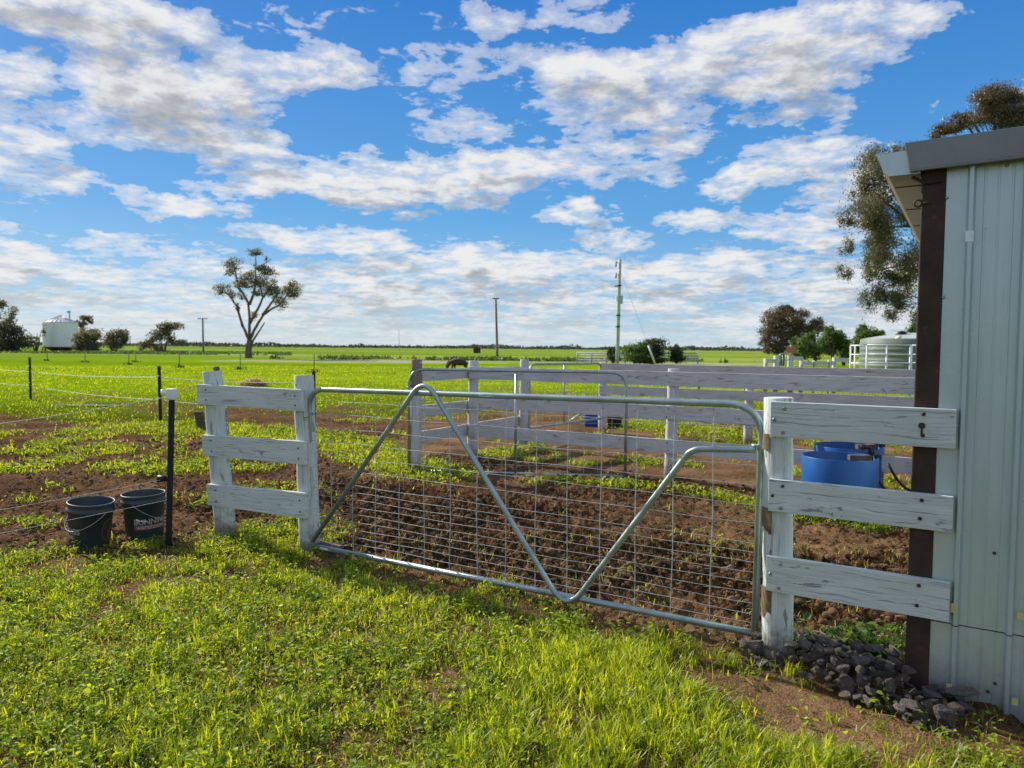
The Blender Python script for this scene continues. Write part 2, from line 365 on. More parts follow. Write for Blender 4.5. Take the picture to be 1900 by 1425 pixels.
def masks(x, y):
    """grass cover 0..1, blade height factor, broad-leaf share, churned mud 0..1"""
    u, w = uw(x, y); d = np.hypot(x, y)
    n1 = fbm(x, y, .9, 4, 1); n2 = fbm(x, y, .28, 4, 5); n3 = fbm(x, y, 2.6, 4, 9); n4 = fbm(x, y, 7, 3, 21)
    yF = np.interp(x, [-9, -3.78, -2.9, -2.4, -1.5, 1.2, 3], [4.5, 5.36, 5.45, 5.9, 5.43, 3.58, 2.35])
    front = sstep(-.12, .22, (yF - y) + (n2 - .5) * .7)
    thin = .33 + .67 * sstep(.36, .56, .5 * n1 + .5 * n2 + .02 + .05 * sstep(2.3, 3.2, y) - .04 * sstep(3.0, 2.2, y) * (x < -.3))
    g = front * thin
    ge = np.clip(1 - np.abs(w + .1) / .3, 0, 1) * ((u > .7) & (u < 3.4))            # worn strip under the gate
    g = g * (1 - .75 * ge * sstep(.35, .6, n2 + .1))
    for bx, by, br in BARE: g = g * (1 - .8 * sstep(1.0, .3, np.hypot(x - bx, (y - by) * .8) / br + (n2 - .5) * 2.2))
    g = g * (1 - (.5 + .4 * sstep(-.62, -.5, w)) * sstep(-.85, -.62, w + (n2 - .5) * .5 + .25 * sstep(3.7, 3.2, u)) * sstep(3.1, 3.35, u) * (w < .6))
    yB = np.interp(x, [-20, -9, -4, 0, 5, 12], [20.5, 18.2, 17.0, 17.0, 15.5, 14])
    field = sstep(-1.6, 1.6, y - yB + (n1 - .5) * 5)
    near_field = .55 + .45 * sstep(.3, .5, n1)
    field = field * np.where(d < 30, near_field, 1)
    left = ((x < -2.4) & (y > 5.5)) * sstep(.5, .6, n1 * .45 + n2 * .2 + n3 * .35 - .15 + .125 * sstep(7.2, 8.8, y) + .02 * sstep(-3.5, -5, x) - .15 * sstep(12.8, 14, y + .45 * (x + 8)) * (y < yB - 1.5))
    sw_ = .4 + .075 * np.maximum(d - 9, 0); strip = sstep(sw_ * 1.4, sw_ * .7, segdist(x, y, STRIP) + (n2 - .5) * .6)
    strip2 = sstep(.3, .1, segdist(x, y, STRIP2) + (n2 - .5) * .45) * .95
    hinge = sstep(.95, .4, np.hypot(x + 1.0, (y - 8.75)) + (n2 - .5) * 1.1 + .15) * .8
    beyond = ((w > 4.7) & (u > -1.9)) * sstep(.47, .58, n1 * .6 + n2 * .4 + .12 * sstep(11, 13.5, y) - .07)
    sprout = sstep(.64, .7, .5 * n1 + .5 * n2) * .55 * np.where((w > -.1) & (u > -1.5), .1, 1) * ((w > -.1) | (x < -1.6))
    lp = sstep(.9, .35, np.hypot(x + 2.6, (y - 7.3)) + (n2 - .5) * 1.1) * .5 + sstep(.6, .2, np.hypot(x + 1.9, y - 5.85) + (n2 - .5)) * .8
    g = np.maximum.reduce([g, field, left, strip, strip2, hinge, beyond, sprout, np.clip(lp, 0, 1)])
    tall = np.clip(sstep(-.35, .35, x + .25 * (n1 - .5)) * sstep(4.1, 3.5, y + .6 * x * .4), 0, 1) * sstep(.4, .58, n1 + .05)
    rk = sstep(-.95, -.7, w) * sstep(3.1, 3.4, u)
    tall = tall * (1 - rk)
    h = .46 + .35 * n2 + .42 * tall + .25 * strip + .3 * sstep(.6, .7, n2)
    broad = np.clip(.78 - .85 * tall + (n1 - .5) * .9, .05, .9)
    mud = np.clip((w > -.2) * (u > -2.3) * (w < 4.6) * 1.0 + ((x < -1.9) & (y > 5.2)) * .75, 0, 1) * sstep(25, 18, y)
    heavy = sstep(.36, .56, fbm(x, y, 1.1, 4, 31) + .3 * np.exp(-((w - 1.2) / 1.0) ** 2) * sstep(-1, .6, u) - .1)
    heavy = heavy * sstep(.12, .4, w) * (1 - .75 * np.exp(-((w - 2.7) / .4) ** 2)) * np.where(w > 3.1, .5, 1)
    mud = mud * np.where((w > -.2) & (u > -2.3), .38 + .62 * heavy, .45 + .4 * n2)
    return g, h, broad, mud
def height(x, y, m=None):
    g, h, b, mud = m if m is not None else masks(x, y)
    d = np.hypot(x, y)
    z = (fbm(x, y, 1.3, 3, 41) - .5) * .05 + (fbm(x, y, .16, 3, 45) - .5) * .022
    qx = x + (fbm(x, y, .3, 3, 73) - .5) * .34; qy = y + (fbm(x, y, .3, 3, 76) - .5) * .34
    r1 = 1 - np.abs(2 * fbm(qx, qy, .2, 3, 51) - 1) * 2.2
    r2 = 1 - np.abs(2 * fbm(x, y, .085, 3, 55) - 1) * 2.0
    wx = x + (fbm(x, y, .12, 2, 63) - .5) * .13; wy = y + (fbm(x, y, .12, 2, 66) - .5) * .13
    r3 = 1 - np.abs(2 * fbm(wx, wy, .1, 3, 68, .6) - 1) * 2.3
    f4 = fbm(x, y, .035, 2, 58, .7)
    clod = np.where(r3 > .3, r3 * 1.15, r3 * .8) * .055 + r1 * .05 + (f4 - .5) * .075 * (.4 + .9 * np.clip(r3, 0, 1)) - .055
    z = z * (1 - mud * .4) + clod * mud * 1.05
    far = sstep(16, 30, d)
    return z * (1 - far) + far * (fbm(x, y, 9, 2, 61) - .5) * .1 * sstep(200, 40, d) - .012

# ------------------------------------------------------------------ ground sheet: rings of quads about the viewpoint, out to the horizon
def make_ground():
    rad = [.25, .5, .8, 1.1]
    r = 1.35
    while r < 26: rad.append(r); r *= 1.0042
    while r < 120: rad.append(r); r *= 1.018
    while r < 9000: rad.append(r); r *= 1.09
    rad = np.array(rad)
    fr = np.arange(-43, 43.001, .125); bk = np.arange(46, 314.01, 3.0)
    ang = np.radians(np.concatenate([fr, bk])); na, nr = len(ang), len(rad)
    rr, aa = np.meshgrid(rad, ang, indexing='ij')
    x = rr * np.sin(aa); y = rr * np.cos(aa)
    m = masks(x, y); z = height(x, y, m)
    v = np.stack([x, y, z], -1).reshape(-1, 3)
    v = np.vstack([v, [[0, 0, float(z[0].mean())]]])
    i, k = np.meshgrid(np.arange(nr - 1), np.arange(na), indexing='ij'); k2 = (k + 1) % na
    q = np.stack([i * na + k, (i + 1) * na + k, (i + 1) * na + k2, i * na + k2], -1).reshape(-1, 4)
    kk = np.arange(na); t = np.stack([np.full(na, nr * na), kk, (kk + 1) % na], -1)
    q = q[:, ::-1]; 
    tr = ((y > 71) & (y < 84 + 3 * fbm(x, y, 20, 2, 70)) & (x > -30) & (x < 60)) * 1.0 * sstep(.36, .5, fbm(x, y * 3, 9, 3, 71))
    g = np.append(m[0].ravel(), 1); mu = np.append(m[3].ravel(), 0); tr = np.append(tr.ravel(), 0)
    me = fastmesh('ground', v, q, t, {'grass': g, 'mud': mu, 'track': tr}, smooth=True)
    mt, nt, out = newmat('ground_soil')
    pos = nt.N('ShaderNodeNewGeometry').outputs['Position']
    A = lambda k: nt.N('ShaderNodeAttribute', attribute_name=k).outputs['Fac']
    nA = nt.noise(pos, 1.1, 5, .6); nB = nt.noise(pos, 26, 5, .65); nC = nt.noise(pos, 110, 3, .6)
    dry = nt.ramp(nt.math('ADD', nt.math('MULTIPLY', nA, .7), nt.math('MULTIPLY', nB, .3)), [(.33, (.08, .047, .026)), (.48, (.2, .117, .06)), (.66, (.36, .22, .118))])
    wet = nt.ramp(nB, [(.34, (.036, .021, .012)), (.52, (.11, .062, .032)), (.68, (.31, .18, .092))])
    soil = nt.mix(nt.ramp(A('mud'), [(.3, .08), (.8, 1)]), dry, wet)
    soil = nt.mix(1.0, soil, nt.ramp(nC, [(.25, .7), (.7, 1.25)]), 'MULTIPLY')
    st = nt.ramp(nt.noise(nt.map(pos, (30, 9, 1), rot=(0, 0, .9)), 3, 3, .6), [(.63, 0), (.7, .6)])
    soil = nt.mix(nt.math('MULTIPLY', st, nt.math('SUBTRACT', .55, nt.math('MULTIPLY', A('mud'), .4))), soil, (.33, .24, .13))
    dist = nt.N('ShaderNodeVectorMath', {0: pos}, operation='LENGTH').outputs['Value']
    turfn = nt.ramp(nt.noise(pos, 9, 5, .7), [(.32, (.07, .05, .02)), (.5, (.09, .085, .018)), (.7, (.13, .15, .016))])
    fbig = nt.noise(nt.map(pos, (.012, .05, 1)), 1.0, 4, .6); fmid = nt.noise(nt.map(pos, (.5, .5, 1)), 1.0, 5, .7)
    fcol = nt.ramp(nt.math('ADD', nt.math('MULTIPLY', fbig, .6), nt.math('MULTIPLY', fmid, .4)), [(.38, (.12, .2, .006)), (.51, (.21, .33, .006)), (.62, (.34, .43, .02))])
    farc = nt.ramp(nt.noise(nt.map(pos, (.002, .014, 1)), 1.0, 3), [(.38, (.1, .18, .02)), (.5, (.2, .3, .03)), (.6, (.32, .36, .09))])
    fcol = nt.mix(nt.ramp(nt.math('DIVIDE', dist, 400), [(.17, 0), (.3, 1)]), fcol, farc)
    turf = nt.mix(nt.ramp(nt.math('DIVIDE', dist, 40), [(.32, 0), (.7, 1)]), turfn, fcol)
    gm = nt.math('MULTIPLY', A('grass'), nt.ramp(nt.math('ADD', nt.noise(pos, 18, 4, .7), nt.math('MULTIPLY', A('grass'), .3)), [(.45, .15), (.68, 1)]))
    gm = nt.math('MAXIMUM', gm, nt.math('MULTIPLY', A('grass'), nt.ramp(nt.math('DIVIDE', dist, 40), [(.4, 0), (.8, 1)])), clamp=True)
    col = nt.mix(gm, soil, turf)
    col = nt.mix(nt.math('MULTIPLY', A('track'), .85), col, (.42, .38, .28))
    b = nt.N('ShaderNodeBsdfPrincipled', {'Base Color': col, 'Roughness': .95, 'Specular IOR Level': .0})
    bh = nt.math('ADD', nt.math('MULTIPLY', nB, .045), nt.math('MULTIPLY', nC, .02))
    bh = nt.math('ADD', bh, nt.math('MULTIPLY', nt.math('MULTIPLY', fmid, nt.ramp(nt.math('DIVIDE', dist, 40), [(.4, 0), (.9, 1)])), .25))
    vo = nt.N('ShaderNodeTexVoronoi', {'Vector': nt.N('ShaderNodeVectorMath', {0: pos, 1: nt.N('ShaderNodeVectorMath', {0: nt.N('ShaderNodeTexNoise', {'Vector': pos, 'Scale': 30.0}).outputs['Color'], 1: (.03, .03, .03)}, operation='MULTIPLY').outputs[0]}, operation='ADD').outputs[0], 'Scale': 38.0}).outputs['Distance']
    bh = nt.math('SUBTRACT', bh, nt.math('MULTIPLY', nt.math('MULTIPLY', vo, A('mud')), .028))
    nt.I(b, 'Normal', nt.bump(bh, 1.0, 1.0)); nt.l.new(b.outputs[0], out.inputs[0])
    tag(link('ground', me, mt), 'farm ground of brown churned soil, turf and green crop out to the horizon', 'ground', kind='structure')
make_ground()

# ------------------------------------------------------------------ grass blades, broad weeds, clods, straw (uncountable)
def scatter(n, rmin, rmax, half=37.5, power=1.0):
    """random points in the wedge in front of the viewpoint"""
    r = (rmin ** power + rng.random(n) * (rmax ** power - rmin ** power)) ** (1 / power)
    a = np.radians((rng.random(n) * 2 - 1) * half); return r * np.sin(a), r * np.cos(a)
def blades(x, y, L, W, tone, lean=.5):
    n = len(x); z = height(x, y) - .006
    az = rng.random(n) * 2 * np.pi; ln = lean * (.25 + 1.1 * rng.random(n))
    fac = az + np.pi / 2 + (rng.random(n) - .5) * .8
    ts = np.array([0, .42, .78, 1.0]); ws = np.array([.75, 1.0, .62, 0.0])
    P = []
    for t, wf in zip(ts, ws):
        hx = np.cos(az) * L * ln * t ** 1.8; hy = np.sin(az) * L * ln * t ** 1.8
        hz = L * (t - .38 * ln * t ** 2.2)
        cx, cy, cz = x + hx, y + hy, z + hz
        dx, dy = np.cos(fac) * W * wf / 2, np.sin(fac) * W * wf / 2
        if wf > 0: P.append(np.stack([cx - dx, cy - dy, cz], -1)); P.append(np.stack([cx + dx, cy + dy, cz], -1))
        else: P.append(np.stack([cx, cy, cz], -1))
    v = np.stack(P, 1)                                    # n,7,3
    b = (np.arange(n) * 7)[:, None]
    q = np.concatenate([b + np.array([[0, 1, 3, 2]]), b + np.array([[2, 3, 5, 4]])]); t = b + np.array([[4, 5, 6]])
    return v.reshape(-1, 3), q, t, np.repeat(tone, 7)
def leaves(x, y, hgt, rad, tone, tiltmax=.7):
    """round cupped leaves (hexagons of two quads) held up on nothing visible"""
    n = len(x); z = height(x, y) + hgt
    az = rng.random(n) * 6.283; ti = rng.random(n) * tiltmax; td = rng.random(n) * 6.283
    a = np.array([0, 60, 120, 180, 240, 300]) * np.pi / 180
    rr = np.array([1.1, .8, .6, .75, .6, .8])
    lx = np.cos(a)[None] * rr * rad[:, None]; ly = np.sin(a)[None] * rr * rad[:, None] * .85
    lz = (np.abs(np.sin(a)) * .35)[None] * rad[:, None]
    ca, sa = np.cos(az)[:, None], np.sin(az)[:, None]
    wx, wy = lx * ca - ly * sa, lx * sa + ly * ca
    ctd, std = np.cos(td)[:, None], np.sin(td)[:, None]; k = ctd * wx + std * wy; sh = np.cos(ti)[:, None] - 1
    v = np.stack([x[:, None] + wx + k * sh * ctd, y[:, None] + wy + k * sh * std, z[:, None] + lz + k * np.sin(ti)[:, None]], -1)
    b = (np.arange(n) * 6)[:, None]
    q = np.concatenate([b + np.array([[0, 1, 2, 3]]), b + np.array([[0, 3, 4, 5]])])
    return v.reshape(-1, 3), q, np.repeat(tone, 6)
def cat(parts):
    V = []; Q = []; T = []; A = []; o = 0
    for p in parts:
        v, q = p[0], p[1]; t = p[2] if len(p) == 4 else None; a = p[-1]
        V.append(v); Q.append(q + o); A.append(a)
        if t is not None: T.append(t + o)
        o += len(v)
    return np.vstack(V), np.vstack(Q), (np.vstack(T) if T else None), np.concatenate(A)
def tones(x, y, n):
    t = .5 * fbm(x, y, .5, 3, 81) + .5 * rng.random(n)
    t = np.clip((t - .5) * 1.4 + .5, 0, .93); dryp = .04 + .2 * sstep(.52, .68, fbm(x, y, .8, 3, 83))
    return np.where(rng.random(n) < dryp, .95 + .05 * rng.random(n), t)
OBST = [(-3.14, 5.45, .15), (-2.86, 5.72, .15)]
def keep(x, y, p):
    k = rng.random(len(x)) < p
    u, w = uw(x, y)
    k &= ~((u > 3.88) & (w > -.03))                      # nothing grows through the shed
    for ox, oy, orr in OBST: k &= np.hypot(x - ox, y - oy) > orr
    return k
gp, wp = [], []
# close turf
x, y = scatter(210000, 1.5, 6.2, power=1.35)
g, h, br, mud = masks(x, y); k = keep(x, y, (.06 + .94 * g) * (y < 5.9) * (1 - .55 * br) + g * (y >= 5.9) * (1 - .55 * br)); x, y, h, br = x[k], y[k], h[k], br[k]; n = len(x)
L = (.022 + .05 * rng.random(n) ** 1.6) * h * 1.35 + .05 * (rng.random(n) < .06) * rng.random(n); W = .003 + .0028 * rng.random(n)
gp.append(blades(x, y, L, W, tones(x, y, n), .75))
# tufts of longer blades
cx, cy = scatter(7000, 1.6, 5.6, power=1.3); g, h, br, mud = masks(cx, cy); k = keep(cx, cy, g * (1 - br) * 1.1 + .02 * g); cx, cy, h = cx[k], cy[k], h[k]
m = 16; x = np.repeat(cx, m) + rng.normal(0, .018, len(cx) * m); y = np.repeat(cy, m) + rng.normal(0, .018, len(cx) * m); hh = np.repeat(h, m); n = len(x)
tn = np.clip(np.repeat(.25 + .6 * rng.random(len(cx)), m) + rng.normal(0, .12, n), 0, .92)
gp.append(blades(x, y, (.05 + .08 * rng.random(n)) * hh, .004 + .0035 * rng.random(n), tn, .65))
# middle distance
x, y = scatter(170000, 5.6, 16, power=1.15); g, h, br, mud = masks(x, y); k = keep(x, y, g * .95); x, y, h = x[k], y[k], h[k]; n = len(x)
d = np.hypot(x, y); gp.append(blades(x, y, (.03 + .05 * rng.random(n)) * h * (1.1 + .02 * d), .0016 * d ** .75 + .003 * rng.random(n), tones(x, y, n), .8))
x, y = scatter(130000, 15, 60, power=1.0); g, h, br, mud = masks(x, y); k = keep(x, y, g * .9 * ((y < 70))); x, y = x[k], y[k]; n = len(x)
d = np.hypot(x, y); gp.append(blades(x, y, .03 + .04 * rng.random(n), .0006 * d + .004, np.clip(tones(x, y, n) - .12 + .1 * sstep(20, 40, d), 0, .925), .7))
v, q, t, a = cat(gp)
tag(link('grass', fastmesh('grass', v, q, t, {'tone': a}), M['grass']), 'short bright green grass growing over the paddock', 'grass', kind='stuff')
# broad weeds: rosettes of small leaves
cx, cy = scatter(15000, 1.5, 7.5, power=1.3); g, h, br, mud = masks(cx, cy); k = keep(cx, cy, g * br * 1.1); cx, cy, h = cx[k], cy[k], h[k]
m = 13; sz = np.repeat(.6 + .9 * rng.random(len(cx)), m); x = np.repeat(cx, m) + rng.normal(0, .026, len(cx) * m) * sz; y = np.repeat(cy, m) + rng.normal(0, .026, len(cx) * m) * sz; n = len(x)
tn = np.clip(np.repeat(rng.random(len(cx)), m) * .5 + .5 * rng.random(n), 0, 1)
wp.append(leaves(x, y, .004 + .06 * rng.random(n) ** 1.3 * sz, (.0055 + .0095 * rng.random(n) ** 1.5) * sz, tn, 1.0))
cx, cy = scatter(9000, 6.8, 15.5, power=1.2); g, h, br, mud = masks(cx, cy); k = keep(cx, cy, g * .8); cx, cy = cx[k], cy[k]
m = 9; x = np.repeat(cx, m) + rng.normal(0, .05, len(cx) * m); y = np.repeat(cy, m) + rng.normal(0, .05, len(cx) * m); n = len(x)
tn = np.clip(np.repeat(rng.random(len(cx)), m) * .7 + .3 * rng.random(n), 0, 1)
wp.append(leaves(x, y, .01 + .06 * rng.random(n), .012 + .014 * rng.random(n), tn, 1.0))
v, q, t, a = cat(wp)
tag(link('broadleaf_weeds', fastmesh('broadleaf_weeds', v, q, None, {'tone': a}), M['weed']), 'low broad-leaved weeds growing through the grass and soil', 'weeds', kind='stuff')
# clods
def clods():
    bm = bmesh.new(); bmesh.ops.create_icosphere(bm, subdivisions=1, radius=1.0); bm.verts.ensure_lookup_table()
    bv = np.array([v.co[:] for v in bm.verts]); bf = np.array([[v.index for v in f.verts] for f in bm.faces]); bm.free()
    cx, cy = scatter(150000, 3.4, 13, power=1.2); g, h, br, mud = masks(cx, cy)
    u, w = uw(cx, cy); inside = (w > .02) | (cx < -1.9)
    pr = np.where(inside, mud * .5 + .03, .02) * (1 - .6 * g)
    k = keep(cx, cy, pr); cx, cy, mud = cx[k], cy[k], mud[k]; n = len(cx)
    r = (.004 + .021 * rng.random(n) ** 3.2) * (.6 + .6 * mud)
    z = height(cx, cy) + r * .15
    V = np.repeat(bv[None], n, 0)
    ph = rng.random((n, 1, 3)) * 20
    s = 1 + .28 * np.sin(V[..., 0] * 3.1 + ph[..., 0]) * np.cos(V[..., 1] * 2.7 + ph[..., 1]) + .22 * np.sin(V[..., 2] * 5 + ph[..., 2] + V[..., 0] * 4) + (rng.random((n, len(bv))) - .5) * .75
    V = V * s[..., None] * (r[:, None] * (.7 + .6 * rng.random((n, 1))))[..., None] * np.stack([np.ones(n), .7 + .5 * rng.random(n), .55 + .3 * rng.random(n)], -1)[:, None]
    a = rng.random(n) * 6.28; c, s_ = np.cos(a)[:, None], np.sin(a)[:, None]
    X = V[..., 0] * c - V[..., 1] * s_ + cx[:, None]; Y = V[..., 0] * s_ + V[..., 1] * c + cy[:, None]; Z = V[..., 2] + z[:, None]
    T = (bf[None] + (np.arange(n) * len(bv))[:, None, None]).reshape(-1, 3)
    me = fastmesh('soil_clods', np.stack([X, Y, Z], -1), None, T)
    tag(link('soil_clods', me, M['clod']), 'loose dark soil clods lying over the churned yard', 'soil clods', kind='stuff')
clods()
def straws():
    x, y = scatter(4200, 1.7, 11, power=1.3); u, w = uw(x, y)
    p = np.where((w > .1) & (u > 1.2), .7, np.where(w < .1, .5, .15)) * (x > -4)
    k = keep(x, y, p); x, y = x[k], y[k]; n = len(x); z = height(x, y) + .012 + .01 * rng.random(n)
    a = rng.random(n) * 6.28; L = .04 + .11 * rng.random(n); W = .0014 + .002 * rng.random(n); el = (rng.random(n) - .5) * .35
    dx, dy, dz = np.cos(a) * L / 2, np.sin(a) * L / 2, el * L / 2; wx, wy = -np.sin(a) * W, np.cos(a) * W
    bend = .012 * rng.random(n)
    P = [np.stack([x - dx - wx, y - dy - wy, z - dz], -1), np.stack([x - dx + wx, y - dy + wy, z - dz + .001], -1), np.stack([x - wx, y - wy, z + bend], -1), np.stack([x + wx, y + wy, z + bend + .001], -1),
         np.stack([x + dx - wx, y + dy - wy, z + dz], -1), np.stack([x + dx + wx, y + dy + wy, z + dz + .001], -1)]
    v = np.stack(P, 1); b = (np.arange(n) * 6)[:, None]
    q = np.concatenate([b + np.array([[0, 1, 3, 2]]), b + np.array([[2, 3, 5, 4]])])
    me = fastmesh('straw_litter', v, q, None, {'tone': np.repeat(rng.random(n), 6)})
    tag(link('straw_litter', me, M['straw']), 'pale straw strands scattered over the brown soil', 'straw', kind='stuff')
straws()
# ------------------------------------------------------------------ helpers for pipes and rails
def fillet(pts, rads, seg=8):
    out = [Vector(pts[0])]
    for i in range(1, len(pts) - 1):
        p, a, b = Vector(pts[i]), Vector(pts[i - 1]), Vector(pts[i + 1]); r = rads[i - 1]
        u, v = (a - p).normalized(), (b - p).normalized(); th = u.angle(v); d = r / math.tan(th / 2)
        d = min(d, (a - p).length * .48, (b - p).length * .48)
        s0, s1 = p + u * d, p + v * d
        n = max(seg, 3)
        for k in range(n + 1):
            t = k / n; out.append(s0 * (1 - t) ** 2 + p * 2 * t * (1 - t) * 1.0 + s1 * t * t)
    out.append(Vector(pts[-1])); return out
def ring(mb, c, n, r, t, seg=14, squash=None):
    n = Vector(n).normalized(); x = n.orthogonal().normalized(); y = n.cross(x)
    if squash: x, y = Vector(squash[0]).normalized(), Vector(squash[1])
    mb.tube([Vector(c) + x * r * math.cos(a) + y * r * math.sin(a) for a in np.linspace(0, 6.283, seg + 1)], t, 6, cap=False)
def boltpart(c, n, parent, mat, r=.009, name='bolt'):
    mb = MB(); n = Vector(n).normalized(); c = Vector(c)
    mb.tube([c, c + n * .004, c + n * .007], [r, r, r * .6], 8); return mb.build(name, mat, parent)

# ------------------------------------------------------------------ front gate
def front_gate():
    g = thing('farm_gate', GP.at(0, 0), 'galvanised pipe farm gate with bent W brace and wire mesh, closed at the front', 'gate')
    P = lambda u, z, w=0: GP.at(u, z, w)
    zb0, zb1, zt0, zt1, L = .04, .068, 1.19, 1.228, 3.197
    mb = MB()
    mb.tube(fillet([P(.0, .0), P(.003, zt0), P(L + .012, zt1), P(L, .02)], [.15, .17], 10), .0185, 14)
    mb.build('pipe_frame', M['galv'], g)
    mb = MB(); mb.tube([P(.0, zb0), P(L, zb1)], .0185, 14); mb.build('bottom_rail', M['galv'], g)
    br = GP.shift(-.028)
    pts = [br.hit(580, 1004), br.hit(787, 699), br.hit(1051, 1136), br.hit(1283, 833), br.hit(1402, 834)]
    mb = MB(); path = fillet(pts, [.125, .125, .12], 14); rr = [.0165] * len(path); path.append(path[-1].copy()); rr.append(.0165)
    path[-2] = path[-1] - (path[-1] - path[-3]).normalized() * .05; 
    mb.tube(path, rr, 12); mb.build('bent_brace', M['galv'], g)
    mb = MB()
    u0 = GP.hit(614, 900); u0 = (u0 - GP.P).dot(e1); u1 = GP.hit(1322, 900); u1 = (u1 - GP.P).dot(e1); st = (u1 - u0) / 13
    us = [u0 + st * i for i in range(-1, 15)]
    for u in us:
        if .03 < u < L - .04:
            zt = zt0 + (zt1 - zt0) * u / L - .01; zb = zb0 + (zb1 - zb0) * u / L
            n = 7; ph = random.random() * 6
            mb.tube([P(u + .0025 * math.sin(ph + k * 1.3), zb + (zt - zb) * k / n, .004 + .003 * math.sin(ph + k)) for k in range(n + 1)], .0027, 5, cap=False)
    for z in [.115, .165, .218, .27, .322, .376, .426, .476, .526, .627, .722, .82, .918, 1.017, 1.11]:
        n = 26; ph = random.random() * 6
        mb.tube([P(.01 + (L - .02) * k / n, z + .003 * math.sin(k * .9 + ph), .0085 + .004 * math.sin(k * .7 + ph)) for k in range(n + 1)], .0018, 5, cap=False)
    mb.build('wire_mesh', M['wire'], g)
    # strap hinge on the right stile
    mb = MB(); c = GP.hit(1405, 826); ring(mb, c, (0, 0, 1), .024, .006); mb.tube([c + e1 * .02, c + e1 * .085], .0085, 8); mb.tube([c + e1 * .05, c + e1 * .062], .015, 6)
    mb.build('hinge', M['galv'], g)
    # latch chain round the left stile
    mb = MB(); cpts = [GP.shift(w).hit(px, py) for px, py, w in [(553, 767, -.03), (558, 772, -.035), (563, 777, -.038), (569, 776, -.04), (575, 771, -.036), (580, 767, -.02), (586, 770, .01)]]
    for i in range(len(cpts) - 1):
        a, b = cpts[i], cpts[i + 1]; d = (b - a).normalized(); c = (a + b) / 2; nn = d.cross(Vector((0, 0, 1)) if i % 2 else Vector((.3, -1, .2))).normalized(); y = d.cross(nn)
        mb.tube([c + d * .017 * math.cos(t) + nn * .009 * math.sin(t) for t in np.linspace(0, 6.283, 13)], .0026, 5, cap=False)
    mb.build('latch_chain', M['bolt'], g)
    # wired collar low on the left and maker's sticker on the top rail
    mb = MB(); c = GP.hit(576, 1005)
    for k in range(3): ring(mb, c + Vector((0, 0, .014 * k - .01)), (.2 * k - .2, .1, 1), .025, .0028)
    mb.build('tie_wire', M['bolt'], g)
    a, b = GP.hit(892, 731), GP.hit(919, 732); a.z = b.z = (zt0 + (zt1 - zt0) * .42) ; mb = MB(); sv = []; n = 8
    for i in range(2):
        p = [a, b][i]
        for k in range(n): t = R(10 + 95 * k / (n - 1)); sv.append(p + (-e2) * .0193 * math.sin(t) + Vector((0, 0, .0193 * math.cos(t))))
    mb.add(sv, [(k, k + 1, n + k + 1, n + k) for k in range(n - 1)]); st_ = mb.build('sticker', M['insulator'], g)
    mb = MB()
    for rowz, w0, w1 in ((50, .28, .68), (78, .08, .8)):
        q = w0
        while q < w1:
            q2 = q + .035 + .05 * random.random(); t0, t1 = R(rowz), R(rowz + 14)
            f = lambda s_, t: a.lerp(b, s_) + (-e2) * .0198 * math.sin(t) + Vector((0, 0, .0198 * math.cos(t)))
            mb.add([f(q, t0), f(q2, t0), f(q2, t1), f(q, t1)], [(0, 1, 2, 3)]); q = q2 + .025
    f = lambda s_, t: a.lerp(b, s_) + (-e2) * .0199 * math.sin(t) + Vector((0, 0, .0199 * math.cos(t)))
    o1 = [f(.9 + .09 * math.cos(t), R(72) + .42 * math.sin(t)) for t in np.linspace(0, 6.28, 15)[:-1]]; o2 = [f(.9 + .055 * math.cos(t), R(72) + .26 * math.sin(t)) for t in np.linspace(0, 6.28, 15)[:-1]]
    mb.add(o1 + o2, [(k, (k + 1) % 14, 14 + (k + 1) % 14, 14 + k) for k in range(14)]); mb.build('print', M['black'], st_)
front_gate()
mb = MB(); c = GP.hit(592, 1040); c.z = .02; mb.box(c + e2 * .05, (.3, .1, .075), e1, e2)
tag(mb.build('timber_block', M['darkwood'], None, c, bevel=.006), 'short brown timber block on the ground under the gate corner', 'timber block')

# ------------------------------------------------------------------ posts and white timber fences
def postmesh(base, top, r, wob=.006, seg=18):
    mb = MB(); base, top = Vector(base), Vector(top); n = 9; pts = []; rs = []
    for k in range(n + 1):
        t = k / n; pts.append(base.lerp(top, t) + Vector((random.uniform(-1, 1), random.uniform(-1, 1), 0)) * wob * .5); rs.append(r * (1.06 - .1 * t + random.uniform(-.02, .02)))
    pts.append(pts[-1] + (top - base).normalized() * .004); rs.append(r * .93)
    mb.tube(pts, rs, seg); return mb
def pxpost(pl, bpx, tpx, r):
    b = pl.hit(*bpx); t = pl.hit(*tpx); d = (b - t).normalized(); b = t + d * ((t.z + .06) / -d.z); return b, t
def board(pl, quad_px, thick):
    q = [pl.hit(*p) for p in quad_px]; mb = MB(); mb.slab(q, thick, pl.n); return mb, q
def uz_board(pl, u0, u1, zt0, zt1, h0, h1, thick, w=0):
    q = [pl.at(u0, zt0, w), pl.at(u1, zt1, w), pl.at(u1, zt1 - h1, w), pl.at(u0, zt0 - h0, w)]; mb = MB(); mb.slab(q, thick, pl.n); return mb, q
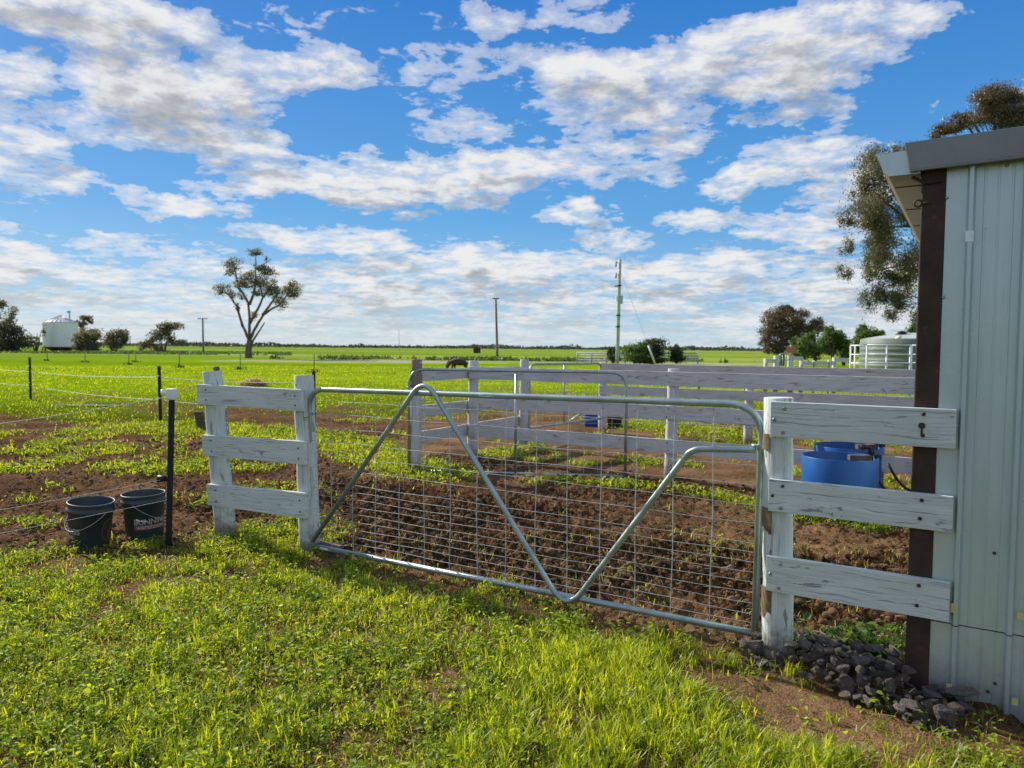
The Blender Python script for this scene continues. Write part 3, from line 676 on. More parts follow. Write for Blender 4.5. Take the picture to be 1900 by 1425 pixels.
# right-hand stub fence between gate post and shed
f = thing('stub_fence', GP.at(3.33, 0, -.04), 'white board fence of three wide boards between the gate and the shed', 'fence')
pl = GP.shift(-.045); b, t = pxpost(pl, (1442, 1228), (1444, 739), .07); b.z = -.08
postmesh(b, t, .071).build('post', M['white_post'], f)
BP = GP.shift(-.135)
for (zt, h, bl, bz) in ((1.256, .168, None, 0), (.884, .155, None, 0), (.512, .171, None, 0)):
    u0 = 3.276; mbb, q = uz_board(BP, u0, 4.039, zt, zt, h, h, .034)
    bd = mbb.build('board', M['white'], f, bevel=.003)
    for uu, zz in ((.065, .82), (.02, .5), (.06, .14), (.64, .3), (.645, .82) if zt != 1.256 else (.64, .85)):
        boltpart(BP.at(u0 + uu, zt - h * (1 - zz), -.0005), -e2, bd, M['bolt'] if uu < .3 and zt != .884 or zz == .14 else M['darkbolt'], .0085)
    # bare notch below each board where the paint has come off
    mbp = MB(); hh = {1.256: .07, .884: .12, .512: .15}[zt]; zc = zt - h; n = 7
    ax = b.lerp(t, (zc - b.z) / (t.z - b.z)); th = np.linspace(R(205), R(262), n) if zt != 1.256 else np.linspace(R(215), R(252), n)
    up = [Vector((ax.x, ax.y, zc + .01)) + (e1 * math.cos(a) + e2 * math.sin(a)) * .0758 for a in th]
    dn = [Vector((ax.x, ax.y, zc - hh * (1 - .3 * random.random()))) + (e1 * math.cos(a) + e2 * math.sin(a)) * .0762 for a in th]
    mbp.add(up + dn, [(k, n + k, n + k + 1, k + 1) for k in range(n - 1)]); mbp.build('bare_patch', M['barewood'], f)
for (uu, dz) in ((.64, .1),):                                # rusty rosette with a run of stain on the top board
    mb = MB(); c = BP.at(3.276 + .635, 1.18, -.001); mb.tube([c, c - e2 * .006], [.014, .012], 12); mb.box(c + Vector((0, 0, -.03)) - e2 * .0006, (.008, .002, .03), e1, e2); mb.build('rusty_washer', M['darkbolt'], f)
# left-hand panel
LFP = Plane(gnd(417, 990), gnd(573, 1020))
f = thing('board_panel', gnd(417, 990), 'leaning white three-board fence panel with two posts left of the gate', 'fence')
b, t = pxpost(LFP, (418, 985), (394, 690), .08); postmesh(b, t, .078).build('post', M['white_post'], f); TOPL = t.copy()
b2_, t2 = pxpost(LFP, (575, 1020), (563, 697), .075); postmesh(b2_, t2, .074).build('post', M['white_post'], f)
LB = LFP.shift(-.105)
for q in ([(364, 713), (557, 723), (559, 763), (365, 750)], [(374, 807), (563, 819), (565, 863), (376, 845)], [(383, 898), (566, 915), (567, 963), (385, 937)]):
    mbb, qq = board(LB, q, .034); bd = mbb.build('board', M['white'], f, bevel=.003)
    for s_, v_ in ((.1, .25), (.1, .75), (.95, .3), (.95, .75)):
        pp = qq[0].lerp(qq[1], s_).lerp(qq[3].lerp(qq[2], s_), v_); boltpart(pp - LFP.n * .0005, -LFP.n, bd, M['darkbolt'], .006, 'nail')
mb = MB()                                                    # chain hanging on the left post
cpt = [LFP.shift(-.03).hit(px, py) for px, py in [(421, 757), (420, 765), (420, 773), (421, 781), (422, 789), (423, 797), (423, 805)]]
for i in range(len(cpt) - 1):
    a_, b_ = cpt[i], cpt[i + 1]; d = (b_ - a_).normalized(); nn = (e1 if i % 2 else e2); c = (a_ + b_) / 2
    mb.tube([c + d * .021 * math.cos(q) + nn * .01 * math.sin(q) for q in np.linspace(0, 6.283, 13)], .003, 5, cap=False)
tag(mb.build('chain', M['bolt'], None, cpt[0]), 'short steel chain hanging down the left post of the leaning panel', 'chain')
mb = MB(); bmv = bmesh.new(); bmesh.ops.create_icosphere(bmv, subdivisions=3, radius=.026)
for v in bmv.verts: v.co *= 1 + .3 * mnoise.noise(v.co * 60); v.co.z *= .9
mb.add([v.co + TOPL + Vector((.035, 0, .022)) for v in bmv.verts], [[v.index for v in fc.verts] for fc in bmv.faces], smooth=True); bmv.free()
tag(mb.build('mud_lump', M['rock'], None, TOPL), 'small grey lump sitting on top of the leaning left white post', 'lump')

# inner yard fences
P770, P887, P968, P1115, P1245 = [Vector((*gnd(a, b)[:2], 0)) for a, b in ((770, 872), (887, 856), (970, 826), (1117, 802), (1243, 886))]
P887 = P770.lerp(P968, .47)
def fence(name, label, posts, rails, mat='white_old', r=.068):
    f = thing(name, posts[0][0], label, 'fence')
    for (p, h, m, lean) in posts:
        postmesh(p + Vector((0, 0, -.08)), p + Vector((lean, 0, h)), r, seg=16).build('post', M[m], f)
    for (pa, pb, zt, h, th, w) in rails:
        pp = Plane(pa, pb); L = (pb - pa).length; mbb, q = uz_board(pp, 0, L, zt, zt, h, h, th, w); bd = mbb.build('rail', M[mat], f, bevel=.003)
    return f
ext = lambda a, b, s: a + (b - a) * s
rl = lambda a, b, w=-.085: [(a, b, 1.243, .165, .034, w), (a, b, .848, .158, .034, w), (a, b, .456, .16, .034, w)]
sd = (P968 - P770).normalized()
fence('side_fence', 'white side fence behind the mesh gate, running back from its brown topped hinge post', [(P770, 1.345, 'white_old', .02), (P887, 1.32, 'white_old', .015), (P968, 1.32, 'white_old', .015)],
      [(P770, P968, 1.225, .145, .034, .05), (P770, P968, .775, .15, .034, .05), (P770, P968, .453, .15, .034, .05)])
pb_ = P770 + Vector((.0165, 0, 1.02)); mb = postmesh(pb_, P770 + Vector((.02, 0, 1.352)), .0695, .003, 16); mb.build('bare_top', M['brown_post'], bpy.data.objects['side_fence'])
NP = Plane(P887, P1245); NE = NP.at(6.35, 0)
fence('yard_fence', 'long white three-rail fence along the back of the churned yard', [(P1245, 1.272, 'white_old', .02), (NP.at(5.8, 0), 1.27, 'white_old', 0)],
      rl(P887 + NP.e * .0, NE))
for px, zs in ((1243, (1.2, 1.12, .81, .72, .42, .33)),):
    for z in zs: q = NP.hit(px, 800) + NP.n * -.0865; q.z = z; q.x += random.uniform(-.02, .02); boltpart(q, -NP.n, bpy.data.objects['yard_fence'], M['darkbolt'], .008, 'nail')
AP = Plane(P1115, P1115 + NP.e)
P1393 = Vector((*gnd(1393, 812)[:2], 0))
A1 = AP.at(2.58, 0)
fence('back_fence', 'farther white fence starting beside the small far gate, behind the yard fence', [(P1115, 1.25, 'white_old', 0), (A1, 1.235, 'white_old', .02), (AP.at(5.75, 0), 1.25, 'white_old', 0), (AP.at(8.0, 0), 1.25, 'white_old', 0)],
      rl(P1115 - AP.e * .03, AP.at(8.2, 0)))
# inner gate
IG = Plane(gnd(757, 873), gnd(1158, 884))
def inner_gate(name, label, pl, pxs, zt, zb, mats, bars, hor, rad, parent_label_cat='gate', mesh=True):
    uL, uR = [(pl.hit(x, 760) - pl.P).dot(pl.e) for x in pxs]
    g = thing(name, pl.at(uL, 0), label, 'gate'); P = pl.at
    mb = MB(); mb.tube(fillet([P(uL, zb - .03), P(uL, zt), P(uR, zt - .01), P(uR, zb - .03)], [rad, rad], 10), .019, 12); mb.build('pipe_frame', M['galv'], g)
    mb = MB(); mb.tube([P(uL, zb), P(uR, zb)], .018, 10); mb.build('bottom_rail', M['galv'], g)
    for b_ in bars:
        mb = MB(); mb.tube([P(uL + (uR - uL) * b_, zb), P(uL + (uR - uL) * b_, zt - .01)], .017, 10); mb.build('stay', M['galv'], g)
    if mesh:
        mb = MB(); n = 16
        for k in range(1, n): u = uL + (uR - uL) * k / n; mb.tube([P(u, zb, .01), P(u, zt, .01)], .002, 5, cap=False)
        for z in hor: mb.tube([P(uL, z, .014), P(uR, z, .014)], .002, 5, cap=False)
        mb.build('wire_mesh', M['wire'], g)
    return g, uL, uR
g, uL, uR = inner_gate('mesh_gate', 'open galvanised mesh gate with one upright bar, behind the front gate', IG, (759, 1162), 1.235, .0, None, (.5,), [.1, .2, .3, .4, .5, .62, .74, .86, .98, 1.1], .2)
mb = MB(); c = IG.at(uL, 1.02); ring(mb, c, (0, 0, 1), .025, .006); mb.tube([c, c - IG.e * -.05 + IG.n * .06], .009, 8); mb.build('hinge', M['galv'], g)
TG = Plane(P968, P1115)
g, uL, uR = inner_gate('small_far_gate', 'small grey pipe gate with a slanting brace, closing the gap beyond the mesh gate', TG, (982, 1115), 1.25, .25, None, (.45,), [.5, .75, 1.0], .16, mesh=False)
mb = MB(); mb.tube([TG.at(uL + (uR - uL) * .5, .27, -.03), TG.at(uR - .03, .62, -.03)], .015, 8); mb.build('brace', M['galv'], g)

# ------------------------------------------------------------------ shed
SW = GP.shift(-.092)                                          # outer face of the wall sheets
CP = GP.shift(-.098)
cu0 = np.mean([(CP.hit(x, y) - CP.P).dot(CP.e) for x, y in ((1701, 631), (1684, 1000), (1679, 1265))]); cu1 = cu0 + .094
TG_ = thing('shed', GP.at(cu0, 0), 'pale corrugated steel shed corner with rusty brown column and grey barge', 'shed')
BG = GP.shift(-.15)
z_lo = np.mean([BG.hit(1690, 318).z, BG.hit(1897, 290).z]); z_hi = np.mean([BG.hit(1676, 265).z, BG.hit(1897, 238).z])
mb = MB(); mb.box(CP.at((cu0 + cu1) / 2, (z_lo + .03) / 2 - .05, .05), (cu1 - cu0, .1, z_lo + .13), e1, e2); mb.build('rusty_column', M['rust'], TG_, bevel=.006)
def wallmat():
    m, nt, out = newmat('corrugated_zinc_wall')
    tc = nt.N('ShaderNodeTexCoord').outputs['Object']; pos = nt.N('ShaderNodeNewGeometry').outputs['Position']
    z = nt.N('ShaderNodeSeparateXYZ', {0: pos}).outputs['Z']
    n = nt.noise(nt.map(tc, (8, 8, 1.2)), 1.0, 5, .6); n2 = nt.noise(tc, 70, 3)
    col = nt.ramp(n, [(.3, (.46, .57, .58)), (.7, (.55, .66, .67))])
    col = nt.mix(nt.ramp(nt.noise(nt.map(tc, (30, 30, 3)), 1.0, 5, .7), [(.62, 0), (.8, .5)]), col, (.36, .42, .38))
    d = nt.ramp(nt.math('ADD', nt.math('MULTIPLY', z, -1), nt.math('MULTIPLY', nt.noise(tc, 9, 6, .7), .5)), [(-.1, 0), (.34, .62)])
    col = nt.mix(d, col, (.27, .25, .21))
    sc = nt.ramp(nt.noise(tc, 48, 3, .6), [(.71, 0), (.75, .7)]); col = nt.mix(sc, col, (.2, .22, .2))
    b = nt.N('ShaderNodeBsdfPrincipled', {'Base Color': col, 'Metallic': .55, 'Roughness': nt.math('ADD', .3, nt.math('MULTIPLY', n, .25))})
    nt.I(b, 'Normal', nt.bump(nt.math('ADD', nt.math('MULTIPLY', n2, .3), nt.noise(nt.map(tc, (5, 5, 2)), 1.0, 2)), .004, .6)); nt.l.new(b.outputs[0], out.inputs[0]); return m
M['wallsteel'] = wallmat()
def profile(pl, u0, u1, rib0, pitch, z0, z1, off=0.0, hgt=.026):
    """steel sheet: pan with trapezoid ribs and faint stiffening lines"""
    pr = [(u0, 0)]; us = []
    k = 0
    while True:
        c = rib0 + k * pitch
        if c > u1: break
        if c - .03 > u0: us += [(c - .016, 0), (c - .007, -hgt), (c + .007, -hgt), (c + .016, 0)]
        for j in (1, 2, 3):
            m_ = c + pitch * j / 4; us += [(m_ - .005, 0), (m_ - .002, -.0022), (m_ + .002, -.0022), (m_ + .005, 0)]
        k += 1
    pr += [q for q in us if u0 < q[0] < u1] + [(u1, 0)]
    mb = MB(); zs = [z0, (z0 + z1) / 2, z1]; vs = []
    for z in zs: vs += [pl.at(u, z, off + w) for u, w in pr]
    n = len(pr); mb.add(vs, [(a * n + k, a * n + k + 1, (a + 1) * n + k + 1, (a + 1) * n + k) for a in range(2) for k in range(n - 1)])
    return mb
u_of = lambda px, py: (SW.hit(px, py) - SW.P).dot(SW.e)
rib = u_of(1786, 800); rib2 = u_of(1888, 800) ; pitch = max(.16, rib2 - rib); zs_ = SW.hit(1762, 1157).z
o = profile(SW, cu1 - .003, rib + 2.3, rib, pitch, zs_ + .003, z_lo + .05).build('wall_sheet', M['wallsteel'], TG_); md = o.modifiers.new('thickness', 'SOLIDIFY'); md.thickness = .0012; md.offset = 0
o = profile(SW, cu1 - .001, rib + 2.3, rib, pitch, -.05, zs_ - .003, off=.004).build('lower_wall_sheet', M['wallsteel'], TG_); md = o.modifiers.new('thickness', 'SOLIDIFY'); md.thickness = .0012; md.offset = 0
for px, py in ((1757, 367), (1750, 552), (1845, 1026), (1846, 1268), (1868, 307), (1833, 1283)):
    boltpart(SW.hit(px, py) - e2 * .001, -e2, TG_, M['bolt'] if py < 900 else M['darkbolt'], .007, 'screw')
for px, py, w_, h_, m in ((1799, 438, .03, .045, 'foil'), (1769, 1128, .022, .04, 'sticker'), (1893, 1143, .022, .03, 'sticker'), (1761, 1278, .022, .045, 'sticker'), (1883, 1302, .022, .03, 'sticker')):
    mb = MB(); c = SW.shift(-.028).hit(px, py); mb.box(c, (w_, .001, h_), e1, e2); mb.build('sticker', M[m], TG_)
# side wall, roof, barge, gutter
D = 3.7; f2 = e2
mb = MB(); a = GP.at(cu0 + .02, 0); sw = Plane(a, a + f2)
o = profile(sw, .0, D, .1, .19, -.03, z_lo, off=0).build('side_wall', M['wallsteel'], TG_)
mb = MB(); rz = z_hi - .02; L2 = 2.3
vs = [GP.at(cu0 - .06, rz, -.13), GP.at(rib + L2, rz + .05, -.13), GP.at(rib + L2, rz + .05, D), GP.at(cu0 - .06, rz, D)]
mb.add(vs + [v - Vector((0, 0, .012)) for v in vs], [(0, 1, 2, 3), (7, 6, 5, 4), (0, 4, 5, 1), (1, 5, 6, 2), (2, 6, 7, 3), (3, 7, 4, 0)]); mb.build('roof', M['barge'], TG_)
ub0 = (BG.hit(1683, 292) - BG.P).dot(BG.e)
mb = MB(); ue = rib + L2
q = [BG.at(ub0 - .012, z_hi, 0), BG.at(ue, z_hi + .05, 0), BG.at(ue, z_lo + .05, 0), BG.at(ub0 + .012, z_lo, 0)]
mb.slab(q, .012, e2); mb.slab([BG.at(ub0 + .012, z_lo - .0005, -.004), BG.at(ue, z_lo + .0495, -.004), BG.at(ue, z_lo + .042, -.004), BG.at(ub0 + .012, z_lo - .008, -.004)], .02, e2)
q = [v.copy() for v in (BG.at(ub0 - .012, z_hi + .001, .013), BG.at(ue, z_hi + .051, .013), BG.at(ue, z_hi + .047, .013), BG.at(ub0 - .012, z_hi - .003, .013))]
mb.slab(q, .12, e2); mb.build('barge', M['barge'], TG_, bevel=.002)
# quad gutter along the eave, seen from below
gz0 = BG.hit(1645, 326).z; gz1 = BG.hit(1628, 286).z; gu0 = (BG.hit(1630, 300) - BG.P).dot(BG.e); gu1 = cu0 - .004
prof = [(gu0, gz1), (gu0 - .008, gz1 + .004), (gu0 - .008, gz1 - .006), (gu0 + .002, gz1 - .03), (gu0 + .018, gz0 + .02), (gu0 + .04, gz0), (gu1, gz0), (gu1, gz1 + .01)]
mb = MB(); vs = [GP.at(u, z, w) for w in (-.13, 1.2, 2.4, D) for u, z in prof]; n = len(prof)
mb.add(vs, [(a * n + k, a * n + k + 1, (a + 1) * n + k + 1, (a + 1) * n + k) for a in range(3) for k in range(n - 1)])
gt = mb.build('gutter', M['soffit'], TG_); md = gt.modifiers.new('thickness', 'SOLIDIFY'); md.thickness = .0015; md.offset = 0
mb = MB(); mb.add([GP.at(u, z, -.1315) for u, z in prof], [list(range(n))]); mb.build('end_cap', M['wallsteel'], gt)
mb = MB(); mb.tube([GP.at(gu0 - .01, gz1, w) for w in (-.132, 1, 2, D)], .005, 6); mb.build('front_bead', M['wallsteel'], gt)
for w in (.12, .75, 1.35, 1.95, 2.6):
    mb = MB(); mb.box(GP.at((gu0 + .04 + gu1) / 2, gz0 - .0035, w), (gu1 - gu0 - .05, .006, .004), e1, e2); mb.build('bracket_strap', M['darkwood'], gt)
mb = MB(); c = CP.hit(1704, 378); ring(mb, c - e2 * .01, e2, .016, .005, 6); mb.tube([c + e1 * .01, c + e1 * .05], .006, 6); mb.build('pipe_bracket', M['rust'], TG_)
mb = MB(); c = CP.hit(1717, 340); mb.tube([c - e1 * .05 + Vector((0, 0, .03)) - e2 * .006, c - e2 * .008, c + e1 * .06 + Vector((0, 0, .004)) - e2 * .006], .008, 6); mb.build('bent_strap', M['rust'], TG_)
# ------------------------------------------------------------------ blue drums with float valves and hose
def drum(c, r, h, label, fit_az):
    t = thing('blue_drum', c, label, 'water drum', 'blue drums by the shed'); mb = MB()
    mb.lathe([(0, .01), (r * .96, .01), (r * .985, .0), (r, .02), (r * 1.003, h * .5), (r, h - .004), (r - .002, h), (r - .008, h), (r - .01, h - .004), (r - .01, .05), (0, .05)], c, 56)
    mb.build('drum_body', M['blue_drum'], t)
    mb = MB(); mb.lathe([(0, h * .74), (r - .012, h * .74)], c, 40); mb.build('water', M['water'], t)
    a = Vector((math.cos(fit_az), math.sin(fit_az), 0)); tg = Vector((-a.y, a.x, 0)); p = Vector(c) + a * (r - .02) + Vector((0, 0, h))
    mb = MB(); mb.box(p - a * .13 + Vector((0, 0, -.012)), (.2, .07, .05), a, tg); mb.build('float_arm', M['darkwood'], t, bevel=.004)
    mb = MB(); mb.tube([p - a * .03 + Vector((0, 0, -.07)), p - a * .03 + Vector((0, 0, .05))], .02, 10)
    mb.tube([p - a * .03 + Vector((0, 0, .025)), p - a * .03 + Vector((0, 0, .065))], .028, 8)
    mb.tube(fillet([p - a * .03 + Vector((0, 0, .04)), p - a * .03 + Vector((0, 0, .085)), p - a * .11 + tg * .02 + Vector((0, 0, .085))], [.025]), .019, 10)
    mb.tube([p - a * .09 + tg * .015 + Vector((0, 0, .085)), p - a * .12 + tg * .022 + Vector((0, 0, .085))], .027, 8)
    mb.tube([p + a * .0, p + a * .06 + Vector((0, 0, .0))], .017, 8); mb.tube([p + a * .02, p + a * .04], .026, 8); mb.build('valve', M['black'], t); return t
def watermat():
    m, nt, out = newmat('still_water'); tc = nt.N('ShaderNodeNewGeometry').outputs['Position']
    b = nt.N('ShaderNodeBsdfPrincipled', {'Base Color': (.02, .03, .03, 1), 'Roughness': .06, 'Normal': nt.bump(nt.noise(tc, 9, 3), .01, .4)}); nt.l.new(b.outputs[0], out.inputs[0]); return m
M['water'] = watermat()
dc1 = gnd(1560, 985); dd = Vector((dc1.x, dc1.y, 0)).normalized(); dc1 = Vector((dc1.x, dc1.y, 0)) + dd * .33
dc1 = Vector((3.05, 6.83, 0)); dc2 = Vector((3.48, 7.6, 0))
drum(dc1, .33, .525, 'nearer blue plastic drum trough with black valve on its right rim', R(-5))
drum(dc2, .335, .525, 'farther blue plastic drum half hidden behind the nearer blue one', R(0))
mb = MB(); mb.box((dc1.x + .36, dc1.y + .22, .19), (.1, .1, .5), e1, e2)
tag(mb.build('support_stump', M['darkwood'], None, (dc1.x + .36, dc1.y + .22, 0), bevel=.01), 'dark square timber stump standing against the nearer blue drum', 'stump')
mb = MB()
for k, (z0, o_) in enumerate(((.34, 0), (.42, .28))):
    a = Vector((dc1.x + .33 + o_ * .9, dc1.y - .02 + o_, z0)); b = Vector((dc1.x + .8 + o_ * .5, dc1.y - .25 + o_, .1 + .04 * k))
    mb.tube([a.lerp(b, t) + Vector((0, 0, -.17 * math.sin(math.pi * min(1, t * 1.15)) * (1 - t * .4))) + Vector((0, 0, .06 * t)) for t in np.linspace(0, 1, 14)], .013, 8)
tag(mb.build('water_hose', M['black'], None, dc1 + Vector((.33, 0, 0))), 'black water hose drooping from the blue drums to the shed', 'hose')
fd = Vector((*gnd(1096, 790)[:2], 0)); t = thing('low_blue_drum', fd, 'small blue drum in the grass beyond the yard fence', 'water drum'); mb = MB()
mb.lathe([(0, 0), (.13, 0), (.14, .02), (.142, .3), (.135, .305), (.13, .3), (.13, .04), (0, .04)], fd, 28); mb.build('drum_body', M['blue_drum'], t)
mb = MB(); mb.lathe([(.1425, .2), (.15, .21), (.15, .225), (.1425, .235)], fd, 28); mb.build('rolled_hoop', M['blue_drum'], t)
fd2 = Vector((*gnd(1140, 790)[:2], 0)); t = thing('dark_tub', fd2, 'dark blue-black tub in the grass right of the small blue drum', 'tub'); mb = MB()
mb.lathe([(0, 0), (.13, 0), (.16, .2), (.17, .21), (.16, .22), (.15, .21), (.12, .03), (0, .03)], fd2, 28); mb.build('tub_body', M['bucket'], t)

# ------------------------------------------------------------------ buckets with printing
def text_mesh(s, size, bold=0.0):
    cu = bpy.data.curves.new('lettering', 'FONT'); cu.body = s; cu.size = size; cu.offset = bold; cu.resolution_u = 3
    o = bpy.data.objects.new('lettering', cu); COL.objects.link(o); bpy.context.view_layer.update()
    me = bpy.data.meshes.new_from_object(o.evaluated_get(bpy.context.evaluated_depsgraph_get())); bpy.data.objects.remove(o)
    bm = bmesh.new(); bm.from_mesh(me); bmesh.ops.triangulate(bm, faces=bm.faces)
    bmesh.ops.subdivide_edges(bm, edges=[e for e in bm.edges if e.calc_length() > size * .25], cuts=1)
    v = [x.co.copy() for x in bm.verts]; f = [[x.index for x in q.verts] for q in bm.faces]; bm.free(); bpy.data.meshes.remove(me); return v, f
def bucket(c, label, az_text, lean=(0, 0), flip=False, ringlogo=None):
    c = Vector(c); t = thing('bucket', c, label, 'bucket', 'dark green buckets by the fence')
    A = (Matrix.Rotation(lean[0], 3, 'Y') @ Matrix.Rotation(lean[1], 3, 'X'))
    H = .355; rb, rt = .132, .152; rad = lambda z: rb + (rt - rb) * z / H
    mb = MB(); mb.lathe([(0, .008), (rb - .006, .008), (rb - .004, 0), (rb, .006), (rad(.285), .285), (rad(.29) + .011, .289), (rad(.3) + .013, .297), (rad(.3) + .013, .304), (rad(.31) + .004, .31), (rad(.33) + .003, .332), (rt + .006, .34), (rt + .008, .35), (rt + .005, H), (rt - .001, H), (rt - .003, .345), (rad(.02) - .003, .02), (0, .018)], c, 64, A)
    mb.build('bucket_body', M['bucket'], t)
    mb = MB(); hp = []
    for k in range(17):
        a = math.pi * k / 16; x = -math.cos(a) * (rt + .014); hp.append(c + A @ (Matrix.Rotation(az_text + (R(38)), 3, 'Z') @ Vector((x, -(rt + .012) * math.sin(a) * .98 - .003, .29 - .13 * math.sin(a)))))
    mb.tube(hp, .0022, 6); mb.build('wire_handle', M['wire'], t)
    def wrap(v, off, x0, z0, ca):
        a = az_text + (v.x + x0) / ca; z = v.y + z0; r = rad(z) + off
        return c + A @ Vector((r * math.sin(a), -r * math.cos(a), z))
    def put(name, s, size, x0, z0, mat, off, bold, parent):
        v, f = text_mesh(s, size, bold); mb = MB(); mb.add([wrap(q, off, x0, z0, .142) for q in v], f); return mb.build(name, mat, parent)
    mb = MB(); n = 26; vs = []; x0, x1, za, zb = -.135, .118, .093, .128
    for z in (za, zb): vs += [wrap(Vector((x0 + (x1 - x0) * k / n, z, 0)), .0006, 0, 0, .142) for k in range(n + 1)]
    mb.add(vs, [(k, k + 1, n + 2 + k, n + 1 + k) for k in range(n)], smooth=True); pb = mb.build('print_band', M['print_red'], t)
    put('lettering', 'BUNNINGS', .058, -.135, .135, M['print_white'], .0009, .0012, t)
    put('lettering', 'warehouse', .05, -.118, .0985, M['print_white'], .0012, .0008, t)
    if not flip:                                            # torn white tape over the first letters
        for (xa, xb, ya, yb) in ((-.118, -.09, .172, .158), (-.085, -.05, .16, .15)):
            mb = MB(); d = .012; mb.add([wrap(Vector(p), .0016, 0, 0, .142) for p in ((xa, ya, 0), (xb, yb, 0), (xb + .003, yb + d, 0), (xa + .003, ya + d, 0))], [(0, 1, 2, 3)]); mb.build('tape_scrap', M['insulator'], t)
    if ringlogo is not None:
        mb = MB(); n = 40; vs = []
        for rr in (.078, .085): vs += [wrap(Vector((ringlogo + rr * .75 * math.cos(a), .15 + rr * 1.0 * math.sin(a), 0)), .0008, 0, 0, .142) for a in np.linspace(0, 6.283, n + 1)]
        mb.add(vs, [(k, k + 1, n + 2 + k, n + 1 + k) for k in range(n)]); hx = ringlogo
        for quad in (((hx - .035, .16), (hx + .02, .15), (hx + .02, .185), (hx - .035, .19)), ((hx - .01, .09), (hx + .004, .09), (hx + .004, .16), (hx - .01, .16))):
            mb.add([wrap(Vector((*p, 0)), .0009, 0, 0, .142) for p in quad], [(0, 1, 2, 3)])
        mb.build('ring_print', M['print_red'], t)
    return t
bucket((-3.14, 5.45, -.012), 'dark green bucket with only the last printed letters showing, farther from the post', R(-63), (R(4), R(2)), True, .37)
bucket((-2.86, 5.72, -.005), 'dark green bucket with white lettering, half behind the capped black post', R(50), (R(-1), R(1)))

# ------------------------------------------------------------------ electric fence
def blackpost(b, t, r, label, cap=False, name='black_post', orange=False):
    o = thing(name, b, label, 'fence post', 'black posts of the electric fence')
    mb = MB(); b = Vector(b); t = Vector(t); n = 40; mb.tube([b.lerp(t, k / n) + Vector((0, 0, -.05 if k == 0 else 0)) for k in range(n + 1)], [r * (1 + .12 * (k % 2)) for k in range(n + 1)], 10); mb.build('stake', M['black'], o)
    return o
EP = Plane(gnd(313, 1010), gnd(313, 1010) + Vector((1, -.2, 0)))
bk, tk = gnd(313, 1010), EP.hit(319, 730)
o = blackpost(bk, tk, .021, 'thick black stake post with a white box cap beside the buckets')
mb = MB(); mb.box(tk + Vector((.001, -.004, -.005)), (.072, .06, .085), (.98, -.2, 0), (.2, .98, 0), (.04, 0, 1)); capo = mb.build('insulator_cap', M['insulator'], o, bevel=.012)
mb = MB(); mb.tube([tk + Vector((-.03, .02, 0)), tk + Vector((-.085, .03, .005))], .012, 8); mb.tube([tk + Vector((-.075, .03, .005)), tk + Vector((-.09, .03, .005))], .024, 10); mb.build('reel_knob', M['insulator'], capo)
mb = MB(); q = EP.hit(305, 888); mb.tube([q + Vector((.02, 0, 0)), q + Vector((-.045, -.01, 0))], [.02, .028], 8); mb.build('clip', M['black'], o)
lw = [bk.lerp(tk, .97), EP.hit(306, 889), EP.hit(310, 928)]
OFF = Vector((-3.95, 3.85, 0))
def tapewire(name, pts, label, sag=.03, r=.004, grp='white electric tapes'):
    mb = MB()
    for a, b in zip(pts[:-1], pts[1:]):
        a, b = Vector(a), Vector(b); n = 14; mb.tube([a.lerp(b, k / n) - Vector((0, 0, sag * 4 * (k / n) * (1 - k / n))) for k in range(n + 1)], r, 5, cap=False)
    return tag(mb.build(name, M['tape'], None, pts[0]), label, 'fence wire', grp)
tapewire('electric_wire', [lw[0] + Vector((-.08, .03, 0)), OFF + Vector((0, 0, .93))], 'thin wire running left from the white post cap above the buckets', .03, .0022)
tapewire('electric_wire', [lw[1], OFF + Vector((0, 0, .42))], 'thin wire just above the bucket rims, middle one on the thick black post', .02, .0014)
tapewire('electric_wire', [lw[2], OFF + Vector((0, 0, .26))], 'thin wire crossing the fronts of both buckets', .01, .0014)
pl55 = Plane(gnd(57, 742), gnd(298, 782)); A55, A298, A582 = gnd(57, 742), gnd(298, 782), gnd(582, 803)
t55 = pl55.hit(55, 665); t298 = pl55.hit(295, 679); pl58 = Plane(A298, A582); t582 = pl58.hit(582, 688)
for b, t, lab in ((A55, t55, 'black electric fence post with orange tip at the far left'), (A298, t298, 'black electric fence post standing left of the capped post, farther off'), (A582, t582, 'black electric fence post just behind the gate latch post')):
    o = blackpost(b, t, .03, lab)
    for z_ in (.42, .82):
        q = b.lerp(t, z_); mb = MB(); mb.tube([q + Vector((0, -.03, 0)), q + Vector((.03, -.08, 0)), q + Vector((-.03, -.085, 0)), q + Vector((0, -.03, 0))], .012, 6); mb.build('clip', M['insulator'], o)
    if b is A55: mb = MB(); mb.tube([t, t + Vector((0, 0, .04))], .036, 8); mb.build('tip', M['sign'], o)
pu = lambda b, t, s: b.lerp(t, s)
AL = A55 + (A55 - A298) * 1.0; tl = AL + Vector((0, 0, 1.15))
tapewire('electric_tape', [pu(AL, tl, .72), pu(A55, t55, .68), pu(A298, t298, .8), pu(A582, t582, .82)], 'upper white tape of the electric fence along the crop field', .05, .006)
tapewire('electric_tape', [pu(AL, tl, .33), pu(A55, t55, .35), pu(A298, t298, .39), pu(A582, t582, .42)], 'lower white tape of the electric fence along the crop field', .06, .006)
# two posts beyond the far yard
for px, y0, y1, lab in ((1296, 741, 716, 'black stake seen below the rail of the long white fence'), (1382, 736, 717, 'black stake seen left of the white back fence post')):
    b = gnd(px, y0); blackpost(b, b + Vector((.02, 0, .95)), .03, lab)
